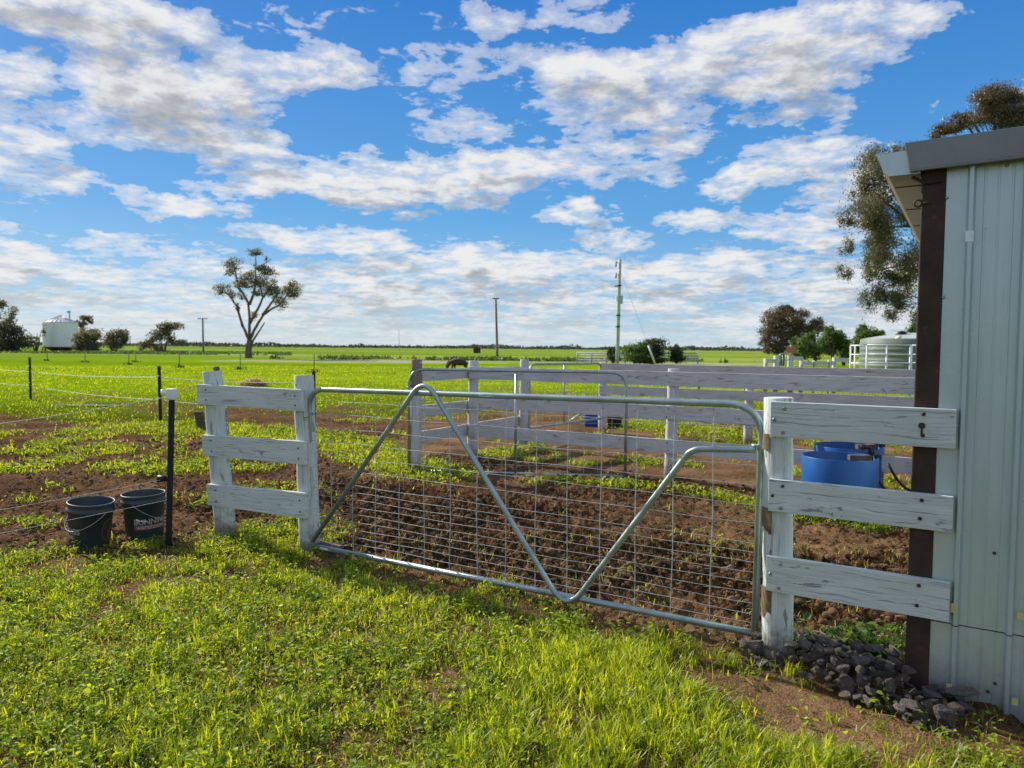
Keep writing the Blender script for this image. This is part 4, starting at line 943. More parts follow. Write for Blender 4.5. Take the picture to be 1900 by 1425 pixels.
# line of thin posts out in the crop
fps = [(88, 669), (158, 671), (239, 676), (333, 682), (446, 685), (583, 690), (252, 671)]
for i, (px, py) in enumerate(fps):
    b = gnd(px, py + .5); o = thing('crop_post', b, ['thin stake in the crop below the silo', 'thin stake in the crop right of the silo', 'thin stake in the crop below the bushes', 'thin stake in the crop right of the small tree', 'thin stake in the crop left of the tall gum trunk', 'thin stake in the crop above the gate latch post', 'farthest thin stake, below the small tree'][i], 'fence post', 'thin stakes across the green crop')
    mb = MB(); mb.tube([b, b + Vector((0, 0, 1.05 if i != 6 else .9))], .03, 6); mb.build('stake', M['wood_pole'], o)
    n = 26; x = b.x + rng.normal(0, .2, n); y = b.y + rng.normal(0, .15, n); v, q, t_, a = blades(x, y, .14 + .16 * rng.random(n), .05 + .03 * rng.random(n), .3 * rng.random(n), .7)
    link('grass_tuft', fastmesh('grass_tuft', v, q, t_, {'tone': a}), M['shrub'], o)
b = gnd(372, 798); mb = MB(); mb.box(b + Vector((0, 0, .15)), (.15, .05, .36), (1, 0, 0), (0, 1, 0), (-.18, 0, 1))
tag(mb.build('timber_stake', M['darkwood'], None, b, bevel=.01), 'short leaning brown timber stake left of the white panel', 'stake')
b = gnd(470, 717); n = 1500; aa = rng.random(n) * 6.283; rr = rng.random(n) ** .5; x = b.x + .5 * rr * np.cos(aa); y = b.y + .4 * rr * np.sin(aa)
hz = .24 * (1 - rr ** 2)
v, q, t_, a = blades(x, y, .12 + .1 * rng.random(n), .02 + .01 * rng.random(n), rng.random(n), 1.6); v[:, 2] += np.repeat(hz * rng.random(n) ** .4, 7)
tag(link('hay_heap', fastmesh('hay_heap', v, q, t_, {'tone': a}), M['hay_blade'], None, b), 'small heap of pale hay in the crop behind the leaning panel', 'hay heap')
b = gnd(160, 752); mb = MB(); n = 40
pv = []
for k in range(n):
    a = 6.283 * k / n; rr = 1 + .3 * math.sin(3 * a + 1) + .2 * math.sin(5 * a); pv.append(Vector((b.x + 1.0 * rr * math.cos(a), b.y + .16 * rr * math.sin(a), .006)))
mb.add(pv, [list(range(n))]); tag(mb.build('puddle_water', M['water'], None, b), 'shallow puddle in the mud by the electric fence', 'puddle', kind='structure')

# ------------------------------------------------------------------ rocks
def rockmeshes():
    out = []
    for s in range(8):
        bm = bmesh.new(); bmesh.ops.create_icosphere(bm, subdivisions=4, radius=1)
        pls = [(Vector((random.gauss(0, 1), random.gauss(0, 1), random.gauss(0, 1))).normalized(), random.uniform(.38, .78)) for _ in range(13)]
        for v in bm.verts:
            for n_, d_ in pls:
                k = v.co.dot(n_) - d_
                if k > 0: v.co -= n_ * k * .985
            v.co += v.co.normalized() * (.05 * mnoise.noise(v.co * 2.4 + Vector((s * 7, 0, 0))) + .035 * mnoise.noise(v.co * 7))
        me = bpy.data.meshes.new('rock'); bm.to_mesh(me); bm.free(); me.materials.append(M['rock']); out.append(me)
    return out
rm = rockmeshes(); pts = []
tries = 0
while len(pts) < 215 and tries < 20000:
    tries += 1
    u = random.uniform(3.22, 4.3); w = random.uniform(-.44, .2)
    if u < 3.5 and w < -.15 + (u - 3.5) * .4: continue
    if w < -.3 - .3 * (u - 3.5): continue
    if abs(u - 3.33) < .1 and abs(w + .04) < .1: continue
    if u > cu0 - .04 and w > -.14: continue
    if u > 4.06 + .2 * (w + .5): continue
    r = random.uniform(.018, .046) * (1.4 if random.random() < .18 else 1)
    p = GP.at(u, 0, w); hgt = .12 * max(0, 1 - abs(w + .1) / .34) * min(1, max(0, (u - 3.2) / .35)) * min(1, max(0, (4.05 - u) / .25))
    lay = 0 if len(pts) < 135 else 1
    if any((p - q).length < (r + qr) * (.68 if lay == 0 else .72) and ql == lay for q, qr, ql, _ in pts): continue
    pts.append((p, r, lay, hgt))
for i, (p, r, lay, hgt) in enumerate(pts):
    o = bpy.data.objects.new('rock', rm[i % 8]); COL.objects.link(o)
    z = float(height(np.array([p.x]), np.array([p.y]))[0]) + (.012 if lay == 0 else .045) + hgt * (.55 if lay == 0 else .85)
    o.location = (p.x, p.y, z); o.rotation_euler = (random.uniform(-.5, .5), random.uniform(-.5, .5), random.uniform(0, 6.28)); o.scale = (r * random.uniform(1, 1.6), r * random.uniform(.8, 1.1), r * random.uniform(.6, .85))
    tag(o, 'dark grey broken rock in the pile at the foot of the shed column', 'rock', 'rocks piled below the stub fence')
# mallow plants behind the rocks
def mallow(c, s, n, label):
    x = rng.normal(0, .09, n) * s + c.x; y = rng.normal(0, .06, n) * s + c.y; hg = (.02 + .13 * rng.random(n)) * s
    v, q, a = leaves(x, y, hg, (.011 + .017 * rng.random(n)) * s, rng.random(n), 1.1)
    t = thing('mallow_plant', c, label, 'weed plant', 'mallow weeds behind the rock pile'); link('leaf_cluster', fastmesh('leaf_cluster', v, q, None, {'tone': a}), M['mallow'], t)
    mb = MB()
    for k in range(0, n, 2): mb.tube([Vector((c.x + .2 * (x[k] - c.x), c.y + .2 * (y[k] - c.y), -.005)), Vector((x[k], y[k], hg[k] + .005))], .0018, 4, cap=False)
    mb.build('stem', M['mallow'], t)
for px, py, s, n, lab in ((1492, 1205, .8, 46, 'small green mallow weed right beside the white gate post'), (1512, 1200, .6, 28, 'tiny green mallow weed second from the gate post'), (1545, 1205, .75, 36, 'green mallow weed in the middle behind the rock pile'), (1580, 1198, .8, 44, 'green mallow weed left of the tallest weed by the rocks'), (1628, 1222, 1.15, 130, 'largest bushy green mallow weed behind the rock pile'), (1672, 1210, .9, 46, 'greyish green weed beside the rusty column foot')):
    mallow(gnd(px, py), s, n, lab)
for px, py, s, n, lab in ((1560, 968, 1.1, 40, 'green weed growing along the foot of the nearer blue drum'), (1625, 985, 1.0, 34, 'green weed right of the blue drum foot, beside the shed'), (1510, 962, .9, 30, 'green weed left of the blue drum foot'), (1372, 818, 1.4, 40, 'leafy weed at the foot of the back fence post')):
    mallow(gnd(px, py), s, n, lab)
# ------------------------------------------------------------------ trees
def crown_mesh(blobs, n, size, droop=.3, sub=9, flat=.8, sp=1.0):
    """leaf-sized faces gathered in clumps through each blob (centre, radii, weight)"""
    wts = np.array([b[1][0] * b[1][1] * b[2] for b in blobs]); wts = wts / wts.sum(); V = []; T = []
    for (c, rad, _), w in zip(blobs, wts):
        m = max(30, int(n * w)); ns = max(4, int(sub * max(1, w * len(blobs))))
        d = rng.normal(size=(ns, 3)); d /= np.linalg.norm(d, axis=1)[:, None]; cen = d * (rng.random((ns, 1)) ** .45) * .82
        k = rng.integers(0, ns, m); spread = (.2 + .16 * rng.random(ns)) * sp
        p = cen[k] + rng.normal(size=(m, 3)) * spread[k][:, None] * np.array([1, 1, flat])
        p = p * np.array(rad) + np.array(c)
        a = rng.normal(size=(m, 3)); a[:, 2] -= droop; a /= np.linalg.norm(a, axis=1)[:, None]
        b = np.cross(a, rng.normal(size=(m, 3))); b /= np.linalg.norm(b, axis=1)[:, None]
        s = size * (.55 + .9 * rng.random((m, 1))); L, W = a * s, b * s * .42
        V.append(np.stack([p - L * .5, p + W * .5, p + L * .5, p - W * .5], 1).reshape(-1, 3))
        t = np.clip(.35 * rng.random(ns)[k] + .5 * rng.random(m) + .15, 0, 1); T.append(np.repeat(t, 4))
    V = np.vstack(V); q = np.arange(len(V)).reshape(-1, 4); return fastmesh('crown', V, q, None, {'tone': np.concatenate(T)})
def tree(name, label, cat_, D, base, limbs, blobs, n, size, mat, group=None, depth=.7, bark='bark', droop=.35, trunk_r=.3, sub=9, flat=.8, sp=.85):
    b = at(*base, D); b.z = 0; m = D / F
    t = thing(name, b, label, cat_, group)
    mb = MB()
    for pts, r0, r1, yo in limbs:
        P = []; nn = len(pts)
        for k, (px, py) in enumerate(pts):
            f = k / (nn - 1); P.append(at(px, py, D) + Vector((0, yo * m * 30 * f, 0)))
        # smooth the limb
        Q = [P[0]]
        for k in range(len(P) - 1):
            for s in (.33, .66, 1): 
                q = P[k].lerp(P[k + 1], s); q += Vector((random.uniform(-1, 1), 0, random.uniform(-1, 1))) * m * .7 * (s < 1); Q.append(q)
        nq = len(Q); mb.tube(Q, [(r0 + (r1 - r0) * (k / (nq - 1)) ** .8) for k in range(nq)], 8)
    bl = []
    for q in blobs:
        px, py, rx, ry = q[:4]; c = at(px, py, D) + Vector((0, (q[4] if len(q) > 4 else random.uniform(-1, 1) * depth) * 30 * m, 0))
        for _ in range(5):
            d_ = Vector((random.gauss(0, 1), random.gauss(0, 1), random.gauss(.3, 1))).normalized(); e_ = c + Vector((d_.x * rx * m, d_.y * rx * m * .8, d_.z * ry * m)) * .9; s_ = c - Vector((0, 0, ry * m * .6)); md_ = s_.lerp(e_, .5) + Vector((0, 0, -ry * m * .08)); mb.tube([s_, md_, e_], [.028 * D ** .5 * .2, .02 * D ** .5 * .2, .008 * D ** .5 * .2], 5, cap=False)
        bl.append((c, (rx * m * 1.16, (rx + ry) / 2 * m, ry * m * 1.16), 1.0))
    mb.build('trunk', M[bark], t)
    link('crown', crown_mesh(bl, n, size, droop, sub, flat, sp), M[mat], t); return t
tree('gum_tree', 'tall spreading gum tree alone in the crop, with tufts on bare limbs', 'tree', 92, (461, 666),
     [([(461, 667), (461, 650), (463, 630)], .52, .34, 0), ([(463, 632), (450, 606), (437, 567), (425, 550), (414, 541)], .19, .1, .3), ([(463, 632), (464, 590), (462, 562), (450, 540), (443, 520), (440, 500)], .2, .08, -.4),
      ([(463, 630), (475, 606), (487, 585), (504, 572), (517, 565), (535, 540)], .2, .09, .2), ([(464, 600), (480, 572), (489, 552), (485, 532), (476, 515)], .2, .07, -.3), ([(463, 565), (470, 545), (474, 520), (473, 495), (473, 470)], .2, .05, .2), ([(489, 552), (500, 530), (512, 520)], .14, .05, .4), ([(450, 606), (444, 585), (440, 568)], .15, .05, .2), ([(487, 585), (505, 562), (520, 545)], .2, .06, -.3), ([(463, 566), (452, 548), (440, 535), (430, 530)], .16, .05, .3), ([(473, 500), (490, 490), (503, 480)], .08, .04, 0), ([(461, 655), (470, 632), (484, 612), (493, 598)], .2, .06, -.2)],
     [(415, 537, 14, 13), (442, 493, 17, 12), (436, 508, 10, 9), (473, 467, 15, 7), (499, 506, 20, 9), (476, 520, 24, 15), (495, 530, 18, 13), (536, 533, 20, 14), (540, 543, 15, 10), (514, 536, 10, 10), (517, 562, 15, 11), (439, 570, 7, 8), (468, 583, 7, 9), (458, 505, 10, 7), (502, 482, 3, 6), (425, 545, 10, 9), (452, 520, 12, 9), (462, 530, 14, 9), (480, 545, 12, 7), (505, 545, 12, 9), (525, 550, 12, 10), (450, 550, 8, 7), (488, 498, 12, 7), (548, 528, 8, 9), (430, 525, 8, 7)], 15000, .19, 'gum', depth=.8, sub=8, sp=.95)
tree('gum_tree', 'big gum tree rising close behind the shed gutter, with hanging grey-green clumps', 'tree', 44, (1775, 700),
     [([(1775, 700), (1765, 600), (1740, 480), (1715, 380), (1695, 300)], .42, .12, 0), ([(1745, 500), (1710, 440), (1670, 400), (1630, 370), (1600, 350)], .14, .03, -.3), ([(1730, 440), (1690, 420), (1650, 420), (1600, 405)], .1, .03, .3), ([(1755, 560), (1720, 510), (1680, 490), (1640, 500)], .12, .03, .2), ([(1760, 590), (1730, 560), (1690, 550), (1650, 560)], .09, .02, -.3), ([(1715, 380), (1680, 330), (1650, 290)], .1, .03, .2), ([(1765, 610), (1790, 480), (1830, 380)], .25, .06, .3)],
     [(1650, 292, 44, 22), (1690, 285, 36, 20), (1622, 330, 36, 26), (1600, 352, 24, 18), (1648, 350, 36, 28), (1598, 396, 40, 26), (1575, 405, 20, 16), (1640, 404, 34, 28), (1612, 436, 26, 20), (1602, 474, 30, 26), (1590, 500, 16, 14), (1640, 470, 26, 18), (1652, 520, 34, 16), (1625, 550, 22, 26), (1668, 560, 30, 22), (1640, 585, 16, 12), (1692, 520, 24, 34), (1680, 592, 22, 18), (1700, 470, 30, 36), (1690, 380, 36, 40), (1720, 320, 40, 30), (1625, 375, 26, 22), (1605, 425, 26, 18), (1622, 455, 24, 18), (1660, 440, 28, 22), (1632, 500, 22, 16), (1660, 495, 26, 22), (1650, 545, 22, 18), (1668, 405, 26, 30), (1668, 330, 28, 24), (1590, 452, 14, 18), (1645, 315, 22, 18), (1600, 515, 12, 14), (1790, 360, 60, 50), (1830, 430, 50, 50), (1760, 450, 40, 40)],
     82000, .125, 'gum', depth=1.6, droop=.9, sub=12, flat=1.15, sp=.8)
tree('gum_tree', 'brownish gum tree with fine twigs above the shed roof', 'tree', 36, (1850, 720),
     [([(1850, 720), (1848, 500), (1845, 330), (1842, 260)], .4, .12, 0), ([(1845, 330), (1820, 265), (1795, 225), (1775, 215)], .1, .02, .3), ([(1845, 300), (1845, 240), (1835, 190), (1825, 170)], .1, .02, -.2), ([(1845, 320), (1872, 250), (1885, 200), (1890, 175)], .1, .02, .2), ([(1842, 290), (1812, 240), (1808, 200)], .06, .015, 0), ([(1848, 330), (1790, 260), (1755, 245)], .07, .015, -.3), ([(1850, 330), (1900, 260), (1930, 220)], .09, .02, 0)]
     + [([(1845 + dx * .3, 262), (1840 + dx * .7, 235), (1838 + dx, 205)], .03, .01, dx / 60) for dx in (-55, -38, -20, 10, 28, 44)],
     [(1850, 185, 42, 22), (1812, 200, 26, 20), (1875, 182, 24, 16), (1790, 224, 28, 18), (1760, 240, 22, 13), (1830, 226, 40, 22), (1872, 226, 34, 26), (1905, 200, 26, 28), (1930, 240, 40, 40), (1740, 252, 14, 8), (1860, 290, 60, 30)], 52000, .095, 'gum_brown', depth=1.2, droop=.4, sub=13)
tree('gum_tree', 'feathery pale gum cut by the left edge of the photo', 'tree', 150, (-12, 656), [([(-12, 656), (-10, 610), (-4, 570)], .4, .1, 0)], [(-6, 575, 18, 26), (6, 590, 12, 22), (-14, 610, 20, 20), (10, 566, 8, 10), (14, 600, 6, 10)], 2600, .5, 'gum', droop=.8)
tree('dark_shrub', 'dark dense rounded shrub at the left edge below the pale gum', 'shrub', 152, (15, 658), [([(15, 658), (14, 640), (14, 625)], .4, .15, 0)], [(8, 625, 34, 24), (28, 632, 20, 20), (0, 640, 40, 16), (40, 643, 10, 13), (22, 612, 18, 10)], 6000, .5, 'darkleaf', sub=16)
def small(nm, label, D, base, blobs, n, size, mat, cat_='tree', trunks=1, **kw):
    bx, by = base; L = []
    for q in blobs[:5]: L.append(([(bx + random.uniform(-2, 2), by), ((bx + q[0]) / 2, (by + q[1]) / 2 + 2), (q[0], q[1])], .22 * D / 150, .05 * D / 150, random.uniform(-.3, .3)))
    return tree(nm, label, cat_, D, base, L, blobs, n, size, mat, **kw)
small('small_gum', 'thin wispy tree just left of the silo', 160, (66, 656), [(72, 618, 8, 5), (64, 628, 9, 6), (76, 632, 8, 8), (60, 640, 8, 8), (80, 615, 5, 4)], 900, .42, 'gum')
small('small_gum', 'open crowned tree showing behind the right side of the silo', 185, (146, 656), [(152, 590, 12, 6), (146, 602, 10, 7), (160, 596, 6, 6), (142, 616, 6, 10), (148, 630, 5, 8)], 1400, .5, 'gum')
small('round_gum', 'low rounded gum, right of the silo and left of its twin', 150, (172, 658), [(165, 628, 22, 15), (155, 640, 14, 14), (182, 622, 16, 11), (172, 644, 22, 10), (160, 614, 8, 4)], 3600, .46, 'gum', sub=14)
small('round_gum', 'low spreading gum between its rounded twin and the small tree', 150, (212, 657), [(205, 620, 18, 9), (222, 628, 14, 11), (196, 632, 14, 12), (212, 640, 16, 10), (231, 622, 5, 10)], 2900, .46, 'gum', sub=14)
small('small_gum', 'small gum with two levels of foliage left of the far T-shaped pole', 138, (303, 659), [(315, 604, 19, 9), (296, 610, 18, 10), (300, 622, 20, 10), (282, 636, 16, 11), (310, 628, 12, 12), (333, 635, 11, 8), (270, 642, 10, 8), (290, 648, 12, 7)], 3800, .42, 'gum', sub=12)
tree('brown_gum', 'large dark brownish rounded gum left of the green shrubs', 'tree', 72, (1447, 676), [([(1450, 678), (1452, 650), (1450, 620), (1455, 595)], .3, .08, 0), ([(1451, 640), (1480, 610), (1490, 595)], .15, .04, .3), ([(1451, 645), (1425, 625), (1420, 610)], .15, .04, -.3), ([(1460, 650), (1500, 615), (1520, 605)], .14, .04, -.3)],
     [(1456, 585, 28, 18), (1435, 600, 24, 24), (1475, 598, 26, 24), (1455, 615, 40, 26), (1424, 630, 16, 20), (1485, 622, 20, 20), (1440, 645, 26, 14), (1512, 600, 15, 12), (1524, 610, 9, 8), (1500, 612, 14, 12), (1418, 650, 8, 8), (1460, 572, 12, 7)], 36000, .15, 'gum_brown', sub=20, sp=.6)
for i, (px, py, rx, ry, by, D_) in enumerate(((1486, 645, 14, 20, 676, 58), (1513, 640, 18, 24, 678, 58), (1545, 632, 18, 26, 678, 56), (1565, 640, 16, 24, 678, 56), (1600, 628, 18, 24, 678, 54), (1622, 632, 14, 20, 678, 54), (1704, 612, 12, 10, 640, 60))):
    lab = ['smallest bright green shrub beside the brown gum', 'bushy green shrub second right of the brown gum', 'tall green shrub in the middle of the row', 'green shrub right of the tallest one', 'green shrub just left of the water tank', 'green shrub tucked against the water tank', 'green treetop peeping out by the rusty column'][i]
    small('green_shrub', lab, D_, (px, by), [(px, py, rx, ry * .8), (px - rx * .4, py - ry * .5, rx * .6, ry * .45), (px + rx * .4, py - ry * .3, rx * .6, ry * .5), (px, py + ry * .6, rx, ry * .6), (px + 2, py - ry * .75, rx * .4, ry * .4)], 2600, .2, 'shrub', 'shrub', sub=12, droop=.1, group='green shrubs behind the white posts')
for i, (px, py, rx, ry, by) in enumerate(((1137, 656, 9, 14, 674), (1178, 652, 22, 18, 674), (1214, 645, 22, 20, 674), (1255, 655, 13, 16, 674), (1210, 668, 28, 6, 675))):
    lab = ['dark bush behind the tall grey pole', 'rounded green bush right of the tall grey pole', 'largest green bush by the leaning white guard', 'separate small green bush at the end of the rail fence', 'low green bush at the foot of the leaning white guard'][i]
    small('green_bush', lab, 74, (px, by), [(px, py, rx, ry * .8), (px - rx * .35, py - ry * .3, rx * .55, ry * .5), (px + rx * .35, py - ry * .45, rx * .55, ry * .5), (px, py + ry * .55, rx, ry * .55)], 2600, .24, 'shrub' if i in (1, 4) else 'darkleaf', 'bush', sub=14, droop=.1, group='bushes round the tall grey pole')
# far-off wood on the horizon
V = []; n = 16000; a = np.radians(rng.random(n) * 84 - 42); dd = 1000 + 900 * rng.random(n)
hh = 2.2 + 5.5 * np.clip(fbm(a * 57, dd * .002, 1.6, 4, 91) * 1.9 - .55, 0, 1.3) ; zz = hh * rng.random(n) ** .8
cx, cy = dd * np.sin(a), dd * np.cos(a); s = 1.1 + 1.8 * rng.random(n)
p = np.stack([cx, cy, zz], -1); A_ = rng.normal(size=(n, 3)); A_ /= np.linalg.norm(A_, axis=1)[:, None]; B_ = np.cross(A_, rng.normal(size=(n, 3))); B_ /= np.linalg.norm(B_, axis=1)[:, None]
V = np.stack([p - A_ * s[:, None], p + B_ * s[:, None] * .7, p + A_ * s[:, None], p - B_ * s[:, None] * .7], 1).reshape(-1, 3)
tag(link('far_woods', fastmesh('far_woods', V, np.arange(len(V)).reshape(-1, 4), None, {'tone': np.repeat(rng.random(n), 4)}), M['fartree']), 'thin line of far trees along the horizon', 'far woods', kind='stuff')
# rough weeds beyond the crop on the left
n = 9000; px = rng.random(n) * 620 - 80; yy = 120 + 40 * rng.random(n); x = (px - 950) / F * yy; k = (fbm(x, yy * .6, 6, 3, 95) > .45) & ~((x > -118) & (x < -84)); x, yy = x[k], yy[k]; n = len(x)
v, q, t_, a = blades(x, yy, .12 + .4 * rng.random(n), .25 + .2 * rng.random(n), rng.random(n) * .8, .5)
tag(link('rough_weeds', fastmesh('rough_weeds', v, q, t_, {'tone': a}), M['shrub']), 'rough tall weeds along the far edge of the crop', 'weeds', kind='stuff')
n = 5000; px = 500 + rng.random(n) * 900; yy = 86 + 10 * rng.random(n); x = (px - 950) / F * yy; k = fbm(x, yy, 5, 3, 96) > .52; x, yy = x[k], yy[k]; n = len(x)
v, q, t_, a = blades(x, yy, .2 + .45 * rng.random(n), .16 + .12 * rng.random(n), rng.random(n) * .8, .5)
tag(link('trackside_weeds', fastmesh('trackside_weeds', v, q, t_, {'tone': a}), M['shrub']), 'tufts of rough weeds along the pale farm track', 'weeds', kind='stuff')

# ------------------------------------------------------------------ poles
def pole(name, label, D, base, top, r0, r1, mat, extra=None):
    b = at(*base, D); b.z = 0; t = at(*top, D); o = thing(name, b, label, 'pole'); mb = MB(); mb.tube([b.lerp(t, k / 6) for k in range(7)], [r0 + (r1 - r0) * k / 6 for k in range(7)], 12); mb.build('shaft', M[mat], o)
    if extra: extra(o, b, t, D / F)
    return o
def tbar(o, b, t, m):
    w = 9 * m; mb = MB(); mb.box(t + Vector((0, -.15, -1.5 * m)), (2 * w, .12, .14)); c = mb.build('crossarm', M['wood_pole'], o)
    for s in (-.9, -.5, .5, .9): mb = MB(); mb.tube([t + Vector((s * w, -.15, -1.5 * m)), t + Vector((s * w, -.15, 1.2 * m))], .06, 6); mb.build('insulator', M['insulator'], c)
pole('power_pole', 'short timber power pole with crossarm left of the tall gum', 150, (377.5, 657), (376, 590), .2, .15, 'wood_pole', tbar)
pole('power_pole', 'timber power pole with small crossarm in the middle of the crop', 94, (923, 668), (920, 553), .17, .12, 'wood_pole', lambda o, b, t, m: tbar(o, b, t, m * .75))
def grey(o, b, t, m):
    d = (t - b).normalized()
    def P(px, py): return at(px, py, 70)
    mb = MB(); mb.box(P(1144, 531), (8 * m, .08, .1)); mb.build('crossarm', M['wood_pole'], o)
    mb = MB(); mb.tube([P(1143, 495), P(1143, 485)], .09, 8); mb.tube([P(1143, 488), P(1147, 487)], .04, 6); mb.build('insulator', M['grey_pole'], o)
    mb = MB(); mb.tube([P(1143, 516), P(1143, 506)], .09, 8); mb.tube([P(1143, 511), P(1148, 510)], .04, 6); mb.build('insulator', M['grey_pole'], o)
    mb = MB(); mb.box(P(1152, 556), (7 * m, .3, 15 * m)); mb.build('switch_box', M['grey_pole'], o, bevel=.04)
    mb = MB(); mb.box(P(1145, 553), (4 * m, .25, 9 * m)); mb.build('meter_box', M['insulator'], o, bevel=.03)
    for y in (606, 585, 530): mb = MB(); q = P(1146.5 + (606 - y) * .03, y); mb.tube([q - d * .06, q + d * .06], .22, 12); mb.build('steel_band', M['black'], o)
    mb = MB(); a, e = P(1150, 500), P(1215, 673); mb.tube([a.lerp(e, k / 8) for k in range(9)], .012, 5); mb.build('stay_wire', M['wire'], o)
    mb = MB(); mb.tube([P(1203, 641), P(1215, 674)], .085, 8); mb.build('stay_guard', M['white_pipe'], o)
pole('steel_pole', 'tall grey power pole with switch boxes and a stay wire', 70, (1145, 674), (1150.5, 481), .19, .13, 'grey_pole', grey)
pole('mast', 'faint thin mast far away on the horizon left of centre', 300, (741, 648), (740, 612), .12, .06, 'grey_pole', lambda o, b, t, m: (lambda mb: (mb.box(t, (2 * m, .1, .1)), mb.build('crossarm', M['grey_pole'], o)))(MB()))

# ------------------------------------------------------------------ silo
D = 165; c = at(113, 650, D); c.z = 0; m = D / F; t = thing('grain_silo', c, 'white cylindrical grain silo on red legs with ribbed cone roof', 'silo'); r = 28.5 * m
zb, zt, za = at(113, 644, D).z, at(113, 598, D).z, at(113, 586, D).z
mb = MB(); mb.lathe([(r, zb), (r * 1.003, (zb + zt) / 2), (r, zt)], c, 48); mb.build('bin_wall', M['silo'], t)
mb = MB(); mb.lathe([(r * 1.04, zt - .08), (r * .12, za - .08), (r * .12, za + .12), (0, za + .18)], c, 24, smooth=False); rf = mb.build('roof', M['silo_roof'], t)
mb = MB()
for k in range(24): a = 6.283 * k / 24; d = Vector((math.cos(a), math.sin(a), 0)); mb.tube([c + d * r * 1.04 + Vector((0, 0, zt - .05)), c + d * r * .12 + Vector((0, 0, za - .03))], .05, 4)
mb.build('roof_rib', M['silo_roof'], rf)['kind'] = 'stuff'
mb = MB(); mb.lathe([(r * .98, zb), (.4, zb - 1.6), (.4, zb - 1.9)], c, 32); mb.build('hopper', M['red_steel'], t)
for k in range(12): a = 6.283 * k / 12; d = Vector((math.cos(a), math.sin(a), 0)); mb = MB(); mb.tube([c + d * r, c + d * r + Vector((0, 0, zb + .1))], .12, 6); mb.build('leg', M['red_steel'], t)
mb = MB(); mb.lathe([(r * 1.015, zb - .1), (r * 1.015, zb + .06)], c, 40); mb.build('ring_beam', M['red_steel'], t)
mb = MB(); x = at(129, 590, D - r * .3); mb.tube([Vector((x.x, x.y, zb)), Vector((x.x, x.y, at(129, 577, D).z))], .13, 8); mb.box((x.x - .15, x.y, at(129, 579, D).z), (.7, .3, .35)); mb.build('fill_pipe', M['grey_pole'], t)
mb = MB()
for (x0, y0, L_) in ((87, 605, 15), (90, 610, 12)):
    q = 0
    while q < L_:
        w = random.uniform(.9, 2.2); x = (x0 + q + w / 2 - 113) * m; y = -math.sqrt(max(.1, r * r - x * x)) - .02; z = at(113, y0, D).z
        mb.box((c.x + x, c.y + y, z), (w * m, .03, 1.6 * m), Vector((1, -x / y, 0)).normalized(), (0, 1, 0)); q += w + .7
mb.build('faded_lettering', M['grey_pole'], t)

# ------------------------------------------------------------------ right background: tank, panels, white pen, sign
D = 33; c = at(1700, 660, D); c.z = 0; m = D / F; r = 95 * m; t = thing('water_tank', c, 'round green-grey ribbed water tank with pale lid behind white rails', 'water tank'); zt = at(1650, 629, D).z
mb = MB(); pr = [(r, -.05)]; k = 0; z = .08
while z < zt - .12: pr += [(r, z), (r + .018, z + .03), (r + .018, z + .09), (r, z + .12)]; z += .24
pr += [(r, zt - .05), (r - .04, zt)]; mb.lathe(pr, c, 64); mb.build('tank_wall', M['tank'], t)
mb = MB(); mb.lathe([(r - .03, zt), (r * .6, zt + .16), (r * .2, zt + .27), (0, zt + .29)], c, 48); lid = mb.build('lid', M['tank_lid'], t)
mb = MB(); h = at(1673, 624, D - r * .2); mb.lathe([(.02, 0), (.26, 0), (.28, .06), (.15, .16), (.2, .2), (0, .24)], Vector((h.x, h.y, zt + .12)), 20); mb.build('hatch', M['black'], lid)
mb = MB(); mb.tube([Vector((at(1625, 628, D).x, c.y - r * .75, zt - .02)), Vector((at(1633, 628, D).x, c.y - r * .8, zt + .1))], .06, 8); mb.build('overflow_pipe', M['insulator'], t)
def panel(D, x0, x1, label, ys, ups, r=.024):
    a, b = at(x0, 700, D), at(x1, 700, D - .5); pl = Plane(a, b); L = (Vector((b.x, b.y, 0)) - Vector((a.x, a.y, 0))).length
    t = thing('pipe_railing', Vector((a.x, a.y, 0)), label, 'steel panel', 'pale pipe panels by the tank')
    for y in ys: mb = MB(); z = at((x0 + x1) / 2, y, D - .25).z; mb.tube([pl.at(0, z), pl.at(L, z)], r * .8, 8); mb.build('rail', M['white_pipe'], t)
    z1 = at((x0 + x1) / 2, ys[0], D - .25).z
    for s in ups: mb = MB(); mb.tube([pl.at(L * s, 0), pl.at(L * s, z1)], r, 8); mb.build('upright', M['white_pipe'], t)
panel(22, 1577, 1607, 'narrow pale pipe panel at the left end by the tank', (641, 658, 674), (0, .28, 1))
panel(21.8, 1607, 1690, 'wide pale pipe panel in front of the water tank', (640, 657.5, 673), (0, .45, .97, 1))
panel(21.6, 1690, 1790, 'pale pipe panel in front of the tank running behind the rusty column', (641, 658, 673.5), (0, .5, 1))
D = 26
wp_ = thing('white_pen', at(1440, 690, D) * 1, 'small white post and rail pen below the red sign', 'fence'); wp_.location.z = 0; ORG[wp_.name] = Vector(wp_.location)
for px, ty, w in ((1421, 665, .09), (1440, 660, .11), (1467, 659, .12), (1487, 662, .08), (1548, 663, .09)):
    a = at(px, ty, D); mb = MB(); mb.tube([Vector((a.x, a.y, -.02)), a], w * .8, 10); mb.build('post', M['white_old'], wp_)
for x0, x1, y in ((1421, 1440, 670), (1471, 1487, 665), (1548, 1577, 668), (1487, 1548, 674)):
    a, b = at(x0, y, D - .1), at(x1, y, D - .1); mb = MB(); mb.slab([a + Vector((0, 0, .07)), b + Vector((0, 0, .07)), b - Vector((0, 0, .07)), a - Vector((0, 0, .07))], .04, (0, 1, 0)); mb.build('rail', M['white_old'], wp_)
